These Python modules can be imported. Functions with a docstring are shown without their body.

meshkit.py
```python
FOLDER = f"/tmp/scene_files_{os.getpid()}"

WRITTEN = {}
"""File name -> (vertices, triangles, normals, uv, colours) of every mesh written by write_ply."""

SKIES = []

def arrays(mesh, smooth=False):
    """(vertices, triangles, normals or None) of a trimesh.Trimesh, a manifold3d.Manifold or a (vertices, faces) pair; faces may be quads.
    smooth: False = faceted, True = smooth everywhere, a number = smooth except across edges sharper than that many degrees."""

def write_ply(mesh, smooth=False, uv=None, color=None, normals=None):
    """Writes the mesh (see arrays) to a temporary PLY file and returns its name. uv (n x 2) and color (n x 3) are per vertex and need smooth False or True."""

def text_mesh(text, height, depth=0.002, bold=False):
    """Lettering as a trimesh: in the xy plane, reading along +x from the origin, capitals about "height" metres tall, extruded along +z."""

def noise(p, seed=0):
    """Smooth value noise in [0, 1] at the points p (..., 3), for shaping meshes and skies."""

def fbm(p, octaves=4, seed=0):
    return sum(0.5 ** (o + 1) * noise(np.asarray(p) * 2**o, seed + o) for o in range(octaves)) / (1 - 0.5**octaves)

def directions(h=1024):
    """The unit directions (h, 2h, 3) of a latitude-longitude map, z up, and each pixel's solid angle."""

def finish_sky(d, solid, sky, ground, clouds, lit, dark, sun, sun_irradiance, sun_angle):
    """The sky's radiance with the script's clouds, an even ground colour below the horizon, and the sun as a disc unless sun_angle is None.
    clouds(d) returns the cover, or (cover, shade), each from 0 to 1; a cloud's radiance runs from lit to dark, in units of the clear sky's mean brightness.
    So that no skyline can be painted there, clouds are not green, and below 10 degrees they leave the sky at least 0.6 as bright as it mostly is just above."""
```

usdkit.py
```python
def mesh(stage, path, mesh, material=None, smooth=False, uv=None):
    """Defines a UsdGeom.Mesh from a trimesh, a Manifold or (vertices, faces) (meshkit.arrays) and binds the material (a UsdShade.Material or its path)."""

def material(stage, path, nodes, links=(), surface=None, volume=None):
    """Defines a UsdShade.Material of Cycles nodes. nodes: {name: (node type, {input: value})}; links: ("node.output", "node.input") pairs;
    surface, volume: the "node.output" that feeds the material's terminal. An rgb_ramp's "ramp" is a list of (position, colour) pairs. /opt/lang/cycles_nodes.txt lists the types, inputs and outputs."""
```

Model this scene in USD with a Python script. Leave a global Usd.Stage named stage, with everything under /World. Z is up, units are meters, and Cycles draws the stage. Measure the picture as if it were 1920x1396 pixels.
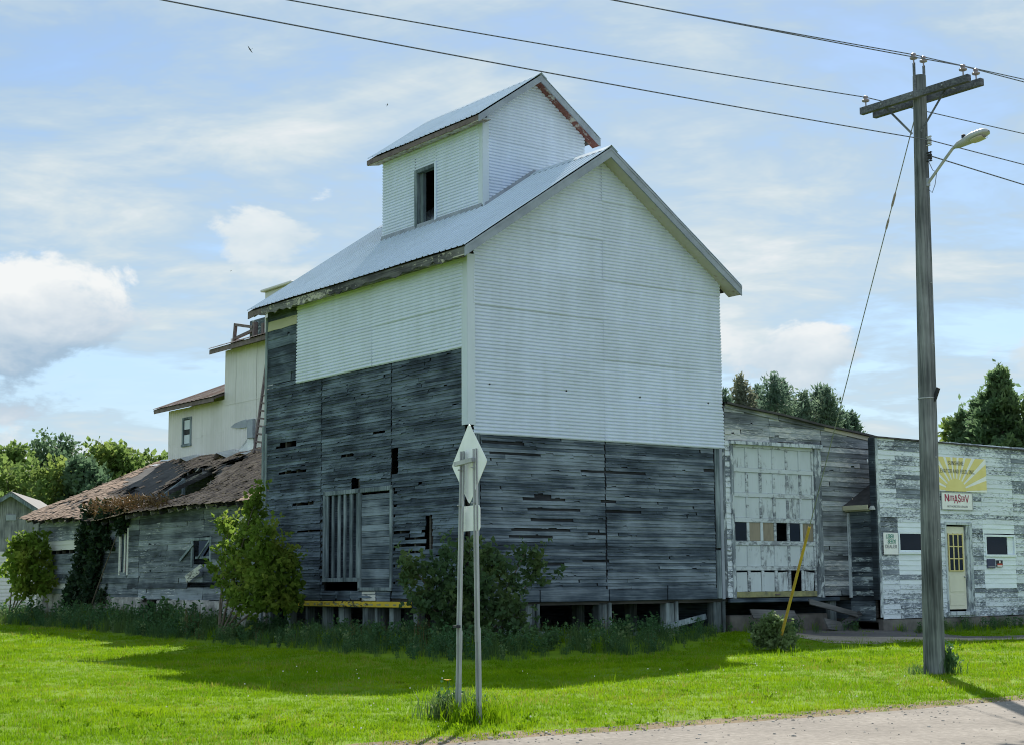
import math, random
import numpy as np
import trimesh
import meshkit, usdkit
from pxr import Usd, UsdGeom, UsdLux, UsdShade, Sdf, Gf, Vt

stage = Usd.Stage.CreateInMemory()
UsdGeom.SetStageUpAxis(stage, 'Z')
UsdGeom.SetStageMetersPerUnit(stage, 1.0)
UsdGeom.Xform.Define(stage, '/World')
UsdGeom.Scope.Define(stage, '/World/Looks')
rad = math.radians

# ------------------------------------------------------------------ camera
F_PX, PITCH, ROLL = 2908.594, rad(7.6306), rad(-0.41479)
EYE = np.array([0.0, 0.0, 1.5])
fwd = np.array([0, math.cos(PITCH), math.sin(PITCH)])
up0 = np.array([0, -math.sin(PITCH), math.cos(PITCH)])
rt0 = np.array([1.0, 0, 0])
c_r = math.cos(ROLL) * rt0 + math.sin(ROLL) * up0
c_d = math.sin(ROLL) * rt0 - math.cos(ROLL) * up0
cam = UsdGeom.Camera.Define(stage, '/World/camera')
cam.CreateHorizontalApertureAttr(36.0)
cam.CreateVerticalApertureAttr(36.0 * 744 / 1024)
cam.CreateFocalLengthAttr(36.0 * F_PX / 1920)
cam.CreateClippingRangeAttr((0.05, 20000))
cam.CreateExposureAttr(0.54)
m = Gf.Matrix4d(*[float(x) for r_ in (list(c_r) + [0], list(-c_d) + [0], list(-fwd) + [0], list(EYE) + [1]) for x in r_])
cam.AddTransformOp().Set(m)

# ------------------------------------------------------------------ sky and sun
SUN_AZ, SUN_EL = rad(8.0), rad(39.5)        # azimuth from +y towards +x
SKY_STRENGTH, SUN_I = 0.09, 1.25
to_sun = np.array([math.sin(SUN_AZ) * math.cos(SUN_EL), math.cos(SUN_AZ) * math.cos(SUN_EL), math.sin(SUN_EL)])


def material(name, nodes, links=(), surface=None, volume=None):
    return usdkit.material(stage, '/World/Looks/' + name, nodes, links, surface=surface, volume=volume)


def sky_material():
    """Clear sky, thin high cloud everywhere, and puffy cumulus low down."""
    n = {'tc': ('texture_coordinate', {}),
         'sky': ('sky_texture', dict(sky_type='single_scattering', sun_disc=False, sun_elevation=SUN_EL, sun_rotation=SUN_AZ, altitude=300.0, air_density=1.0, aerosol_density=0.15, ozone_density=1.0)),
         'bg': ('background_shader', dict(strength=SKY_STRENGTH)),
         'sep': ('separate_xyz', {}),
         'zc': ('math', dict(math_type='maximum', value2=0.0)),
         'za': ('math', dict(math_type='add', value2=0.16)),
         'dx': ('math', dict(math_type='divide')), 'dy': ('math', dict(math_type='divide')),
         'flat': ('combine_xyz', dict(z=0.0)),
         # veil: high, wispy
         'mv': ('mapping', dict(mapping_type='point', scale=(0.75, 1.0, 1.0), rotation=(0, 0, 0.5), location=(3.1, 1.7, 0))),
         'nv': ('noise_texture', dict(scale=1.75, detail=10.0, roughness=0.57, distortion=0.5)),
         'nv2': ('noise_texture', dict(scale=5.5, detail=9.0, roughness=0.62, distortion=0.4)), 'v2': ('math', dict(math_type='multiply_add', value2=0.42)), 'v1': ('math', dict(math_type='multiply_add', value2=0.86, value3=-0.14)),
         'rv': ('rgb_ramp', dict(ramp=[(0.31, (0.03,) * 3), (0.41, (0.40,) * 3), (0.49, (0.80,) * 3), (0.59, (0.97,) * 3)])),
         'nw': ('noise_texture', dict(scale=0.55, detail=3.0, roughness=0.5)),
         'veilc': ('rgb_ramp', dict(ramp=[(0.33, (2.7, 4.0, 5.7)), (0.43, (3.2, 4.4, 5.6)), (0.51, (3.95, 5.0, 5.8)), (0.60, (5.1, 5.85, 6.2)), (0.68, (6.3, 6.6, 6.7))])),
         'hz': ('map_range', dict(from_min=0.0, from_max=0.22, to_min=0.95, to_max=0.0, clamp=True)), 'vm': ('math', dict(math_type='maximum')),
         'm1': ('mix_color', {}),
         # cumulus: direction noise, flattened
         'mc': ('mapping', dict(mapping_type='point', scale=(1.0, 1.0, 1.7), location=(0.37, 0.0, 0.21))),
         'nc': ('noise_texture', dict(scale=11.0, detail=10.0, roughness=0.60, distortion=0.3)),
         'azm': ('math', dict(math_type='arctan2')),
         'm2': ('mix_color', {}), 'm3': ('mix_color', {})}
    l = [('tc.generated', 'sep.vector'), ('sep.z', 'zc.value1'), ('zc.value', 'za.value1'), ('sep.x', 'dx.value1'), ('za.value', 'dx.value2'),
         ('sep.y', 'dy.value1'), ('za.value', 'dy.value2'), ('dx.value', 'flat.x'), ('dy.value', 'flat.y'),
         ('flat.vector', 'mv.vector'), ('mv.vector', 'nv.vector'), ('mv.vector', 'nv2.vector'), ('nv.fac', 'v1.value1'), ('nv2.fac', 'v2.value1'), ('v1.value', 'v2.value3'), ('v2.value', 'rv.fac'), ('flat.vector', 'nw.vector'), ('v2.value', 'veilc.fac'),
         ('sky.color', 'm1.a'), ('veilc.color', 'm1.b'), ('sep.z', 'hz.value'), ('hz.result', 'vm.value1'), ('rv.color', 'vm.value2'), ('vm.value', 'm1.fac'),
         ('tc.generated', 'mc.vector'), ('mc.vector', 'nc.vector'), ('sep.x', 'azm.value1'), ('sep.y', 'azm.value2')]
    last = 'm1'

    def cumulus(k, az0, el0, wa, we, dens, lit, shade, edge=0.10):
        """One heap of cloud centred at azimuth az0 and sine-elevation el0."""
        nn = {f'a{k}': ('math', dict(math_type='subtract', value2=az0)), f'aa{k}': ('math', dict(math_type='divide', value2=wa)),
              f'e{k}': ('math', dict(math_type='subtract', value2=el0)), f'ee{k}': ('math', dict(math_type='divide', value2=we)),
              f'a2{k}': ('math', dict(math_type='multiply')), f'e2{k}': ('math', dict(math_type='multiply')),
              f's{k}': ('math', dict(math_type='add')), f'h{k}': ('math', dict(math_type='multiply', value2=-0.30)),
              f't{k}': ('math', dict(math_type='add')), f'o{k}': ('map_range', dict(from_min=0.5 - dens, from_max=0.5 - dens + edge, to_min=0.0, to_max=1.0, clamp=True, range_type='smoothstep')),
              f'g{k}': ('map_range', dict(from_min=-0.15, from_max=0.85, to_min=0.0, to_max=1.0, clamp=True)),
              f'gn{k}': ('math', dict(math_type='multiply_add', value2=2.6, value3=-1.3)), f'gs{k}': ('math', dict(math_type='add', use_clamp=True)),
              f'c{k}': ('mix_color', dict(a=shade, b=lit)), f'x{k}': ('mix_color', {})}
        n.update(nn)
        l.extend([('azm.value', f'a{k}.value1'), (f'a{k}.value', f'aa{k}.value1'), ('sep.z', f'e{k}.value1'), (f'e{k}.value', f'ee{k}.value1'),
                  (f'aa{k}.value', f'a2{k}.value1'), (f'aa{k}.value', f'a2{k}.value2'), (f'ee{k}.value', f'e2{k}.value1'), (f'ee{k}.value', f'e2{k}.value2'),
                  (f'a2{k}.value', f's{k}.value1'), (f'e2{k}.value', f's{k}.value2'), (f's{k}.value', f'h{k}.value1'),
                  (f'h{k}.value', f't{k}.value1'), ('nc.fac', f't{k}.value2'), (f't{k}.value', f'o{k}.value'),
                  (f'ee{k}.value', f'g{k}.value'), ('nc.fac', f'gn{k}.value1'), (f'g{k}.result', f'gs{k}.value1'), (f'gn{k}.value', f'gs{k}.value2'), (f'gs{k}.value', f'c{k}.fac'),
                  (f'{last}.result', f'x{k}.a'), (f'c{k}.result', f'x{k}.b'), (f'o{k}.result', f'x{k}.fac')])
        return f'x{k}'
    for k, args in enumerate(CUMULUS):
        last = cumulus(k, *args)
    l.append((f'{last}.result', 'bg.color'))
    return material('sky_look', n, l, surface='bg.background')


# azimuth, sine of elevation, half-widths, density, lit and shaded colour (in the sky's own units)
CUMULUS = [(-0.315, 0.150, 0.125, 0.060, 0.135, (6.9, 7.1, 7.1), (3.0, 4.1, 5.2)),
           (0.192, 0.140, 0.066, 0.036, 0.120, (7.2, 7.35, 7.3), (4.4, 5.3, 6.0)),
           (-0.145, 0.222, 0.075, 0.040, 0.035, (6.8, 7.05, 7.05), (4.4, 5.4, 6.1)),
           (-0.210, 0.085, 0.160, 0.022, 0.070, (6.3, 6.7, 6.8), (4.2, 5.2, 6.0)),
           (0.330, 0.135, 0.060, 0.030, 0.040, (6.3, 6.8, 6.9), (4.6, 5.6, 6.3))]
for k in range(17):                           # the rest of the horizon carries heaps of the same kind
    a_ = 0.62 + k * 0.62
    CUMULUS.append(((a_ + math.pi) % (2 * math.pi) - math.pi, 0.12 + 0.09 * ((k * 7) % 5) / 4, 0.10 + 0.03 * ((k * 5) % 3), 0.05, 0.09, (6.9, 7.1, 7.1), (4.4, 5.4, 6.2)))
CUMULUS = CUMULUS[:13]
dome = UsdLux.DomeLight.Define(stage, '/World/sky')
dome.CreateIntensityAttr(1.0)
dome.GetPrim().SetCustomDataByKey('kind', 'structure')
UsdShade.MaterialBindingAPI.Apply(dome.GetPrim()).Bind(sky_material())
sun = UsdLux.DistantLight.Define(stage, '/World/sun')
sun.CreateNormalizeAttr(True)
sun.CreateIntensityAttr(SUN_I)
sun.CreateAngleAttr(0.53)
sun.CreateColorAttr(Gf.Vec3f(1.0, 0.93, 0.82))
zs = Gf.Vec3d(*map(float, to_sun))
xs = Gf.Cross(Gf.Vec3d(0, 0, 1), zs).GetNormalized()
ys = Gf.Cross(zs, xs)
sun.AddTransformOp().Set(Gf.Matrix4d(xs[0], xs[1], xs[2], 0, ys[0], ys[1], ys[2], 0, zs[0], zs[1], zs[2], 0, 0, 0, 0, 1))

# ------------------------------------------------------------------ frames and small helpers
AZ = rad(36.827)
A = np.array([math.cos(AZ), math.sin(AZ), 0.0])       # along the elevator's gable wall
B = np.array([-math.sin(AZ), math.cos(AZ), 0.0])      # along its side wall
O = np.array([-0.961, 33.5, 0.0])                     # the elevator's near corner


def W(u, v, z=0.0):
    return O + A * u + B * v + np.array([0, 0, z])


def local(p):
    q = np.asarray(p, float) - O
    return q @ A, q @ B


def ray(x, y):
    d = fwd * F_PX + c_r * (x - 960) + c_d * (y - 698)
    return d / np.linalg.norm(d)


def at_depth(x, y, d):
    r_ = ray(x, y)
    return EYE + r_ * (d / r_[1])


def on_gable(x, y, v=0.0):
    r_ = ray(x, y)
    p = EYE + r_ * (((W(0, v) - EYE) @ B) / (r_ @ B))
    return local(p)[0], p[2]


def on_side(x, y, u=0.0):
    r_ = ray(x, y)
    p = EYE + r_ * (((W(u, 0) - EYE) @ A) / (r_ @ A))
    return local(p)[1], p[2]


def ss(x, a, b):
    t = np.clip((np.asarray(x, float) - a) / (b - a), 0, 1)
    return t * t * (3 - 2 * t)


def ground_z(x, y):
    x, y = np.asarray(x, float), np.asarray(y, float)
    q0, q1 = x - O[0], y - O[1]
    u, v = q0 * A[0] + q1 * A[1], q0 * B[0] + q1 * B[1]
    near = np.maximum(-u, -v)
    rise = 0.22 * ss(-near, -5.0, 0.5)
    p = np.stack([x * 0.22, y * 0.22, np.zeros_like(x)], -1)
    return rise + 0.05 * (meshkit.noise(p, 3) - 0.5) * (1 - ss(-v, 12.0, 15.0))


used = {}


def numbered(parent, name):
    k = used.get((parent, name), -1) + 1
    used[(parent, name)] = k
    return f'{parent}/{name}' if k == 0 else f'{parent}/{name}_{k:03d}'


def tag(prim, label=None, cat=None, group=None, kind=None):
    prim = prim.GetPrim() if hasattr(prim, 'GetPrim') else prim
    for key, val in (('label', label), ('category', cat), ('group', group), ('kind', kind)):
        if val:
            prim.SetCustomDataByKey(key, val)
    return prim


def thing(name, label, cat, loc=(0, 0, 0), rotz=0.0, group=None, parent='/World'):
    x = UsdGeom.Xform.Define(stage, numbered(parent, name))
    x.AddTranslateOp().Set(Gf.Vec3d(*map(float, loc)))
    x.AddRotateZOp().Set(math.degrees(rotz))
    tag(x, label, cat, group)
    return x.GetPrim()


def site(name, label, cat, u=0.0, v=0.0, z=0.0, group=None):
    """A thing standing in the elevator's own frame: its parts are given as (u, v, z) from there."""
    return thing(name, label, cat, W(u, v, z), AZ, group)


class MB:
    """Collects shapes into one mesh."""
    def __init__(self):
        self.v, self.f, self.n = [], [], 0

    def add(self, v, f):
        v, f = np.asarray(v, float), np.asarray(f, int)
        if f.ndim == 2 and f.shape[1] == 4:
            f = np.vstack([f[:, [0, 1, 2]], f[:, [0, 2, 3]]])
        self.v.append(v)
        self.f.append(f + self.n)
        self.n += len(v)
        return self

    def hexa(self, p):
        """Eight corners: bottom ring then top ring."""
        return self.add(p, [[0, 3, 2, 1], [4, 5, 6, 7], [0, 1, 5, 4], [1, 2, 6, 5], [2, 3, 7, 6], [3, 0, 4, 7]])

    def box(self, x0, x1, y0, y1, z0, z1):
        return self.hexa([(x0, y0, z0), (x1, y0, z0), (x1, y1, z0), (x0, y1, z0), (x0, y0, z1), (x1, y0, z1), (x1, y1, z1), (x0, y1, z1)])

    def cbox(self, x0, x1, y0, y1, z0, z1, c=0.012):
        """A box with chamfered edges."""
        c = min(c, 0.45 * (x1 - x0), 0.45 * (y1 - y0), 0.45 * (z1 - z0))
        pts = []
        for X, sx in ((x0, 1), (x1, -1)):
            for Y, sy in ((y0, 1), (y1, -1)):
                for Z, sz in ((z0, 1), (z1, -1)):
                    pts += [(X + sx * c, Y + sy * c, Z), (X + sx * c, Y, Z + sz * c), (X, Y + sy * c, Z + sz * c)]
        h = trimesh.convex.convex_hull(np.array(pts))
        return self.add(h.vertices, h.faces)

    def beam(self, p0, p1, w, h, upv=(0, 0, 1)):
        """A bar of section w (sideways) by h (along upv) from p0 to p1."""
        p0, p1 = np.asarray(p0, float), np.asarray(p1, float)
        d = (p1 - p0) / np.linalg.norm(p1 - p0)
        s = np.cross(d, upv)
        s = s / np.linalg.norm(s) if np.linalg.norm(s) > 1e-6 else np.array([1.0, 0, 0])
        t = np.cross(s, d)
        s, t = s * w / 2, t * h / 2
        return self.hexa([p0 - s - t, p0 + s - t, p1 + s - t, p1 - s - t, p0 - s + t, p0 + s + t, p1 + s + t, p1 - s + t])

    def tube(self, pts, r, n=8, caps=True):
        pts = np.asarray(pts, float)
        r = np.broadcast_to(np.asarray(r, float), (len(pts),))
        d = np.gradient(pts, axis=0)
        d /= np.linalg.norm(d, axis=1, keepdims=True)
        ref = np.array([0.0, 0, 1]) if abs(d[0][2]) < 0.9 else np.array([1.0, 0, 0])
        s = np.cross(d, ref)
        s /= np.linalg.norm(s, axis=1, keepdims=True)
        t = np.cross(s, d)
        a = np.arange(n) / n * 2 * np.pi
        ring = pts[:, None] + r[:, None, None] * (np.cos(a)[None, :, None] * s[:, None] + np.sin(a)[None, :, None] * t[:, None])
        v = ring.reshape(-1, 3)
        f = []
        for i in range(len(pts) - 1):
            for j in range(n):
                k = (j + 1) % n
                f.append([i * n + j, i * n + k, (i + 1) * n + k, (i + 1) * n + j])
        self.add(v, f)
        if caps:
            for i, flip in ((0, 1), (len(pts) - 1, 0)):
                tri = [[0, j, j + 1] if not flip else [0, j + 1, j] for j in range(1, n - 1)]
                self.add(ring[i], tri)
        return self

    def lathe(self, prof, n=16, c=(0, 0, 0)):
        """prof: (radius, z) pairs."""
        prof = np.asarray(prof, float)
        a = np.arange(n) / n * 2 * np.pi
        v = np.stack([prof[:, 0, None] * np.cos(a), prof[:, 0, None] * np.sin(a), np.repeat(prof[:, 1, None], n, 1)], -1).reshape(-1, 3) + np.asarray(c)
        f = [[i * n + j, i * n + (j + 1) % n, (i + 1) * n + (j + 1) % n, (i + 1) * n + j] for i in range(len(prof) - 1) for j in range(n)]
        return self.add(v, f)

    def strip(self, rows):
        """A sheet through rows of points (all the same length)."""
        rows = np.asarray(rows, float)
        a, b = rows.shape[:2]
        f = [[i * b + j, i * b + j + 1, (i + 1) * b + j + 1, (i + 1) * b + j] for i in range(a - 1) for j in range(b - 1)]
        return self.add(rows.reshape(-1, 3), f)

    def tri(self, t, m=None):
        v = np.array(t.vertices)
        if m is not None:
            v = v @ np.asarray(m)[:3, :3].T + np.asarray(m)[:3, 3]
        return self.add(v, t.faces)

    def build(self, name, mat, parent=None, smooth=False, label=None):
        path = numbered('/World' if parent is None else str(parent.GetPath()), name)
        g = usdkit.mesh(stage, path, (np.vstack(self.v), np.vstack(self.f)), mat, smooth=smooth)
        g.CreateDoubleSidedAttr(True)
        if label:
            tag(g, label)
        return g.GetPrim()


def copy_of(root, name, label, loc, rotz=0.0, scale=1.0, group=None, cat=None):
    x = UsdGeom.Xform.Define(stage, numbered('/World', name))
    x.AddTranslateOp().Set(Gf.Vec3d(*map(float, loc)))
    x.AddRotateZOp().Set(math.degrees(rotz))
    if np.ndim(scale) or scale != 1.0:
        x.AddScaleOp().Set(Gf.Vec3f(*np.broadcast_to(scale, 3).astype(float).tolist()))
    x.GetPrim().GetReferences().AddInternalReference(root)
    x.GetPrim().SetInstanceable(True)
    tag(x, label, cat, group)
    return x.GetPrim()

# ------------------------------------------------------------------ materials
def wood(name, dark, light, paint=None, amount=0.0, axis='h', rough=0.88, rand=0.35, pscale=(1.6, 1.6, 7.0), streak=26.0, psoft=0.035, bump=0.5):
    """Weathered boards: grain along the board, tone from board to board, and old paint that has peeled off in flakes.
    amount 0..1 is how much paint is left."""
    gs = {'h': (0.55, 0.55, streak), 'v': (streak, streak, 0.7), 'x': (1.0, streak, streak)}[axis]
    n = {'tc': ('texture_coordinate', {}), 'oi': ('object_info', {}),
         'mg': ('mapping', dict(scale=gs)), 'ng': ('noise_texture', dict(scale=1.6, detail=7.0, roughness=0.62, distortion=0.25)),
         'mb': ('mapping', dict(scale=(0.7, 0.7, 1.6) if axis != 'v' else (1.6, 1.6, 0.7))), 'nb': ('noise_texture', dict(scale=1.3, detail=4.0, roughness=0.55)),
         'f1': ('math', dict(math_type='multiply_add', value2=0.95, value3=0.025 - rand / 2)), 'f2': ('math', dict(math_type='multiply_add', value2=rand)),
         'f3': ('math', dict(math_type='multiply_add', value2=1.05)), 'f4': ('math', dict(math_type='add', value2=-0.52)),
         'ramp': ('rgb_ramp', dict(ramp=[(0.18, tuple(0.40 * c for c in dark)), (0.40, dark), (0.62, light), (0.82, tuple(min(0.8, 1.5 * c) for c in light))])),
         'p': ('principled_bsdf', dict(roughness=rough, specular_ior_level=0.22)),
         'bm': ('bump', dict(strength=bump, distance=0.012))}
    l = [('tc.object', 'mg.vector'), ('mg.vector', 'ng.vector'), ('tc.object', 'mb.vector'), ('mb.vector', 'nb.vector'),
         ('ng.fac', 'f1.value1'), ('oi.random', 'f2.value1'), ('f1.value', 'f2.value3'), ('nb.fac', 'f3.value1'), ('f2.value', 'f3.value3'), ('f3.value', 'f4.value1'),
         ('f4.value', 'ramp.fac'), ('ng.fac', 'bm.height'), ('bm.normal', 'p.normal')]
    if paint is None:
        l.append(('ramp.color', 'p.base_color'))
    else:
        thr = 0.5 + 0.22 * (1 - 2 * amount)
        n.update({'mp': ('mapping', dict(scale=pscale, location=(0.3, 1.7, 0.9))), 'np': ('noise_texture', dict(scale=2.2, detail=8.0, roughness=0.68, distortion=0.4)),
                  'ml': ('mapping', dict(scale=(0.55, 0.55, 0.75))), 'nl': ('noise_texture', dict(scale=1.0, detail=2.0, roughness=0.5)),
                  'p1': ('math', dict(math_type='multiply_add', value2=0.55)), 'p2': ('math', dict(math_type='multiply_add', value2=0.22)), 'p3': ('math', dict(math_type='add', value2=-0.385)),
                  'pm': ('map_range', dict(from_min=thr - psoft, from_max=thr + psoft, to_min=0.0, to_max=1.0, clamp=True)),
                  'pv': ('mix_color', dict(a=tuple(0.72 * c for c in paint), b=paint)), 'mx': ('mix_color', {}),
                  'h2': ('math', dict(math_type='multiply_add', value2=0.8))})
        l += [('tc.object', 'mp.vector'), ('mp.vector', 'np.vector'), ('tc.object', 'ml.vector'), ('ml.vector', 'nl.vector'),
              ('nl.fac', 'p1.value1'), ('np.fac', 'p1.value3'), ('oi.random', 'p2.value1'), ('p1.value', 'p2.value3'), ('p2.value', 'p3.value1'), ('p3.value', 'pm.value'),
              ('nb.fac', 'pv.fac'), ('ramp.color', 'mx.a'), ('pv.result', 'mx.b'), ('pm.result', 'mx.fac'), ('mx.result', 'p.base_color'),
              ('pm.result', 'h2.value1'), ('ng.fac', 'h2.value3')]
        l = [x for x in l if x != ('ng.fac', 'bm.height')] + [('h2.value', 'bm.height')]
    return material(name, n, l, surface='p.BSDF')


def plain(name, col, col2=None, scale=3.0, rough=0.6, metallic=0.0, detail=5.0, stretch=(1, 1, 1), spec=0.4, rand=0.0, bump=0.0, lo=0.35, hi=0.65):
    """One colour with uneven wear."""
    col2 = col2 or tuple(0.8 * c for c in col)
    n = {'tc': ('texture_coordinate', {}), 'm': ('mapping', dict(scale=stretch)), 'n': ('noise_texture', dict(scale=scale, detail=detail, roughness=0.6)),
         'oi': ('object_info', {}), 'r1': ('math', dict(math_type='multiply_add', value2=rand, value3=-rand / 2)), 'r2': ('math', dict(math_type='add')),
         'r': ('rgb_ramp', dict(ramp=[(lo, col2), (hi, col)])),
         'p': ('principled_bsdf', dict(roughness=rough, metallic=metallic, specular_ior_level=spec))}
    l = [('tc.object', 'm.vector'), ('m.vector', 'n.vector'), ('oi.random', 'r1.value1'), ('r1.value', 'r2.value1'), ('n.fac', 'r2.value2'), ('r2.value', 'r.fac'), ('r.color', 'p.base_color')]
    if bump:
        n['b'] = ('bump', dict(strength=bump, distance=0.01))
        l += [('n.fac', 'b.height'), ('b.normal', 'p.normal')]
    return material(name, n, l, surface='p.BSDF')


def leaf(name, c1, c2, trans=0.35, scale=0.9, rough=0.55, t=None, spec=0.25, per=0.45):
    """Leaves: colour wanders through the crown, light comes through."""
    t = t or tuple(min(1, 1.5 * b) for b in c2)
    n = {'g': ('geometry', {}), 'n': ('noise_texture', dict(scale=scale, detail=4.0, roughness=0.7)),
         'f': ('math', dict(math_type='multiply_add', value2=per)), 'f0': ('math', dict(math_type='multiply_add', value2=1.35 - per, value3=-0.18 + (0.45 - per) * -0.3)),
         'r': ('rgb_ramp', dict(ramp=[(0.25, c1), (0.75, c2)])),
         'p': ('principled_bsdf', dict(roughness=rough, specular_ior_level=spec)), 'tr': ('translucent_bsdf', {}), 'mul': ('mix_color', dict(blend_type='multiply', fac=1.0, b=tuple(x / max(c2) for x in t))),
         'mx': ('mix_closure', dict(fac=trans))}
    l = [('g.position', 'n.vector'), ('n.fac', 'f0.value1'), ('g.random_per_island', 'f.value1'), ('f0.value', 'f.value3'), ('f.value', 'r.fac'), ('r.color', 'p.base_color'),
         ('r.color', 'tr.color'), ('p.BSDF', 'mx.closure1'), ('tr.BSDF', 'mx.closure2')]
    n.pop('mul')
    return material(name, n, l, surface='mx.closure')



def sheet_metal(name, col, rough=0.45, metallic=0.0, grime=0.26, rand=0.12, rust=False):
    """Old painted sheet: dulled patches, faint runs of dirt down the sheet, odd stains."""
    dirty = tuple(c * k for c, k in zip(col, (0.70, 0.70, 0.66)))
    n = {'tc': ('texture_coordinate', {}), 'oi': ('object_info', {}),
         'm1': ('mapping', dict(scale=(0.8, 0.8, 1.2))), 'n1': ('noise_texture', dict(scale=0.9, detail=6.0, roughness=0.62)),
         'm2': ('mapping', dict(scale=(2.6, 2.6, 0.30))), 'n2': ('noise_texture', dict(scale=1.3, detail=5.0, roughness=0.6)),
         'n3': ('noise_texture', dict(scale=9.0, detail=5.0, roughness=0.7)), 'sp': ('map_range', dict(from_min=0.67, from_max=0.74, to_min=0.0, to_max=0.55, clamp=True)),
         'a': ('math', dict(math_type='multiply_add', value2=0.55)), 'b': ('math', dict(math_type='multiply', value2=0.55)), 'c': ('math', dict(math_type='multiply_add', value2=rand)),
         'g': ('map_range', dict(from_min=0.46, from_max=0.80, to_min=0.0, to_max=1.0, clamp=True)), 'gg': ('math', dict(math_type='multiply', value2=min(1.0, grime * 2.2))),
         'x': ('mix_color', dict(a=col, b=dirty)), 'y': ('mix_color', dict(b=(0.23, 0.16, 0.12) if rust else tuple(0.55 * c for c in col))),
         'p': ('principled_bsdf', dict(roughness=rough, metallic=metallic, specular_ior_level=0.35))}
    l = [('tc.object', 'm1.vector'), ('m1.vector', 'n1.vector'), ('tc.object', 'm2.vector'), ('m2.vector', 'n2.vector'), ('tc.object', 'n3.vector'),
         ('n1.fac', 'b.value1'), ('n2.fac', 'a.value1'), ('b.value', 'a.value3'), ('oi.random', 'c.value1'), ('a.value', 'c.value3'), ('c.value', 'g.value'), ('g.result', 'gg.value1'),
         ('gg.value', 'x.fac'), ('x.result', 'y.a'), ('n3.fac', 'sp.value'), ('sp.result', 'y.fac'), ('y.result', 'p.base_color')]
    return material(name, n, l, surface='p.BSDF')


M = {}
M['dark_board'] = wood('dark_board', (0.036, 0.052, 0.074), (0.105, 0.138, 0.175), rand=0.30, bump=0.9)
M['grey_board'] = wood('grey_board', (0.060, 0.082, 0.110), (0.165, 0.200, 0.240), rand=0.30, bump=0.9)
M['frame_wood'] = wood('frame_wood', (0.095, 0.125, 0.145), (0.21, 0.255, 0.28), axis='v', rand=0.15)
M['post_wood'] = wood('post_wood', (0.085, 0.105, 0.115), (0.19, 0.225, 0.235), axis='v', rand=0.2)
M['cream_board'] = wood('cream_board', (0.10, 0.10, 0.09), (0.22, 0.22, 0.19), paint=(0.52, 0.50, 0.36), amount=0.85)
M['sheathing'] = wood('sheathing', (0.018, 0.02, 0.027), (0.04, 0.043, 0.052), rand=0.1, bump=0.2)
M['inner_wood'] = wood('inner_wood', (0.05, 0.048, 0.045), (0.09, 0.085, 0.08), rand=0.1, bump=0.2)
M['fascia_old'] = wood('fascia_old', (0.055, 0.055, 0.06), (0.14, 0.14, 0.14), paint=(0.50, 0.48, 0.40), amount=0.28, pscale=(3, 3, 6))
M['siding_white'] = sheet_metal('siding_white', (0.645, 0.715, 0.89))
M['siding_cream'] = sheet_metal('siding_cream', (0.635, 0.70, 0.875))
M['roof_metal'] = sheet_metal('roof_metal', (0.56, 0.66, 0.77), rough=0.45, metallic=0.15, grime=0.16)
M['trim_white'] = plain('trim_white', (0.56, 0.62, 0.70), (0.50, 0.56, 0.63), scale=2.0, rough=0.5, stretch=(1, 1, 0.3))
M['trim_grey'] = plain('trim_grey', (0.29, 0.325, 0.385), (0.22, 0.245, 0.30), scale=3.0, rough=0.55)
M['soffit'] = wood('soffit', (0.26, 0.20, 0.16), (0.40, 0.33, 0.27), paint=(0.60, 0.58, 0.50), amount=0.78, pscale=(3, 3, 3))
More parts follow.
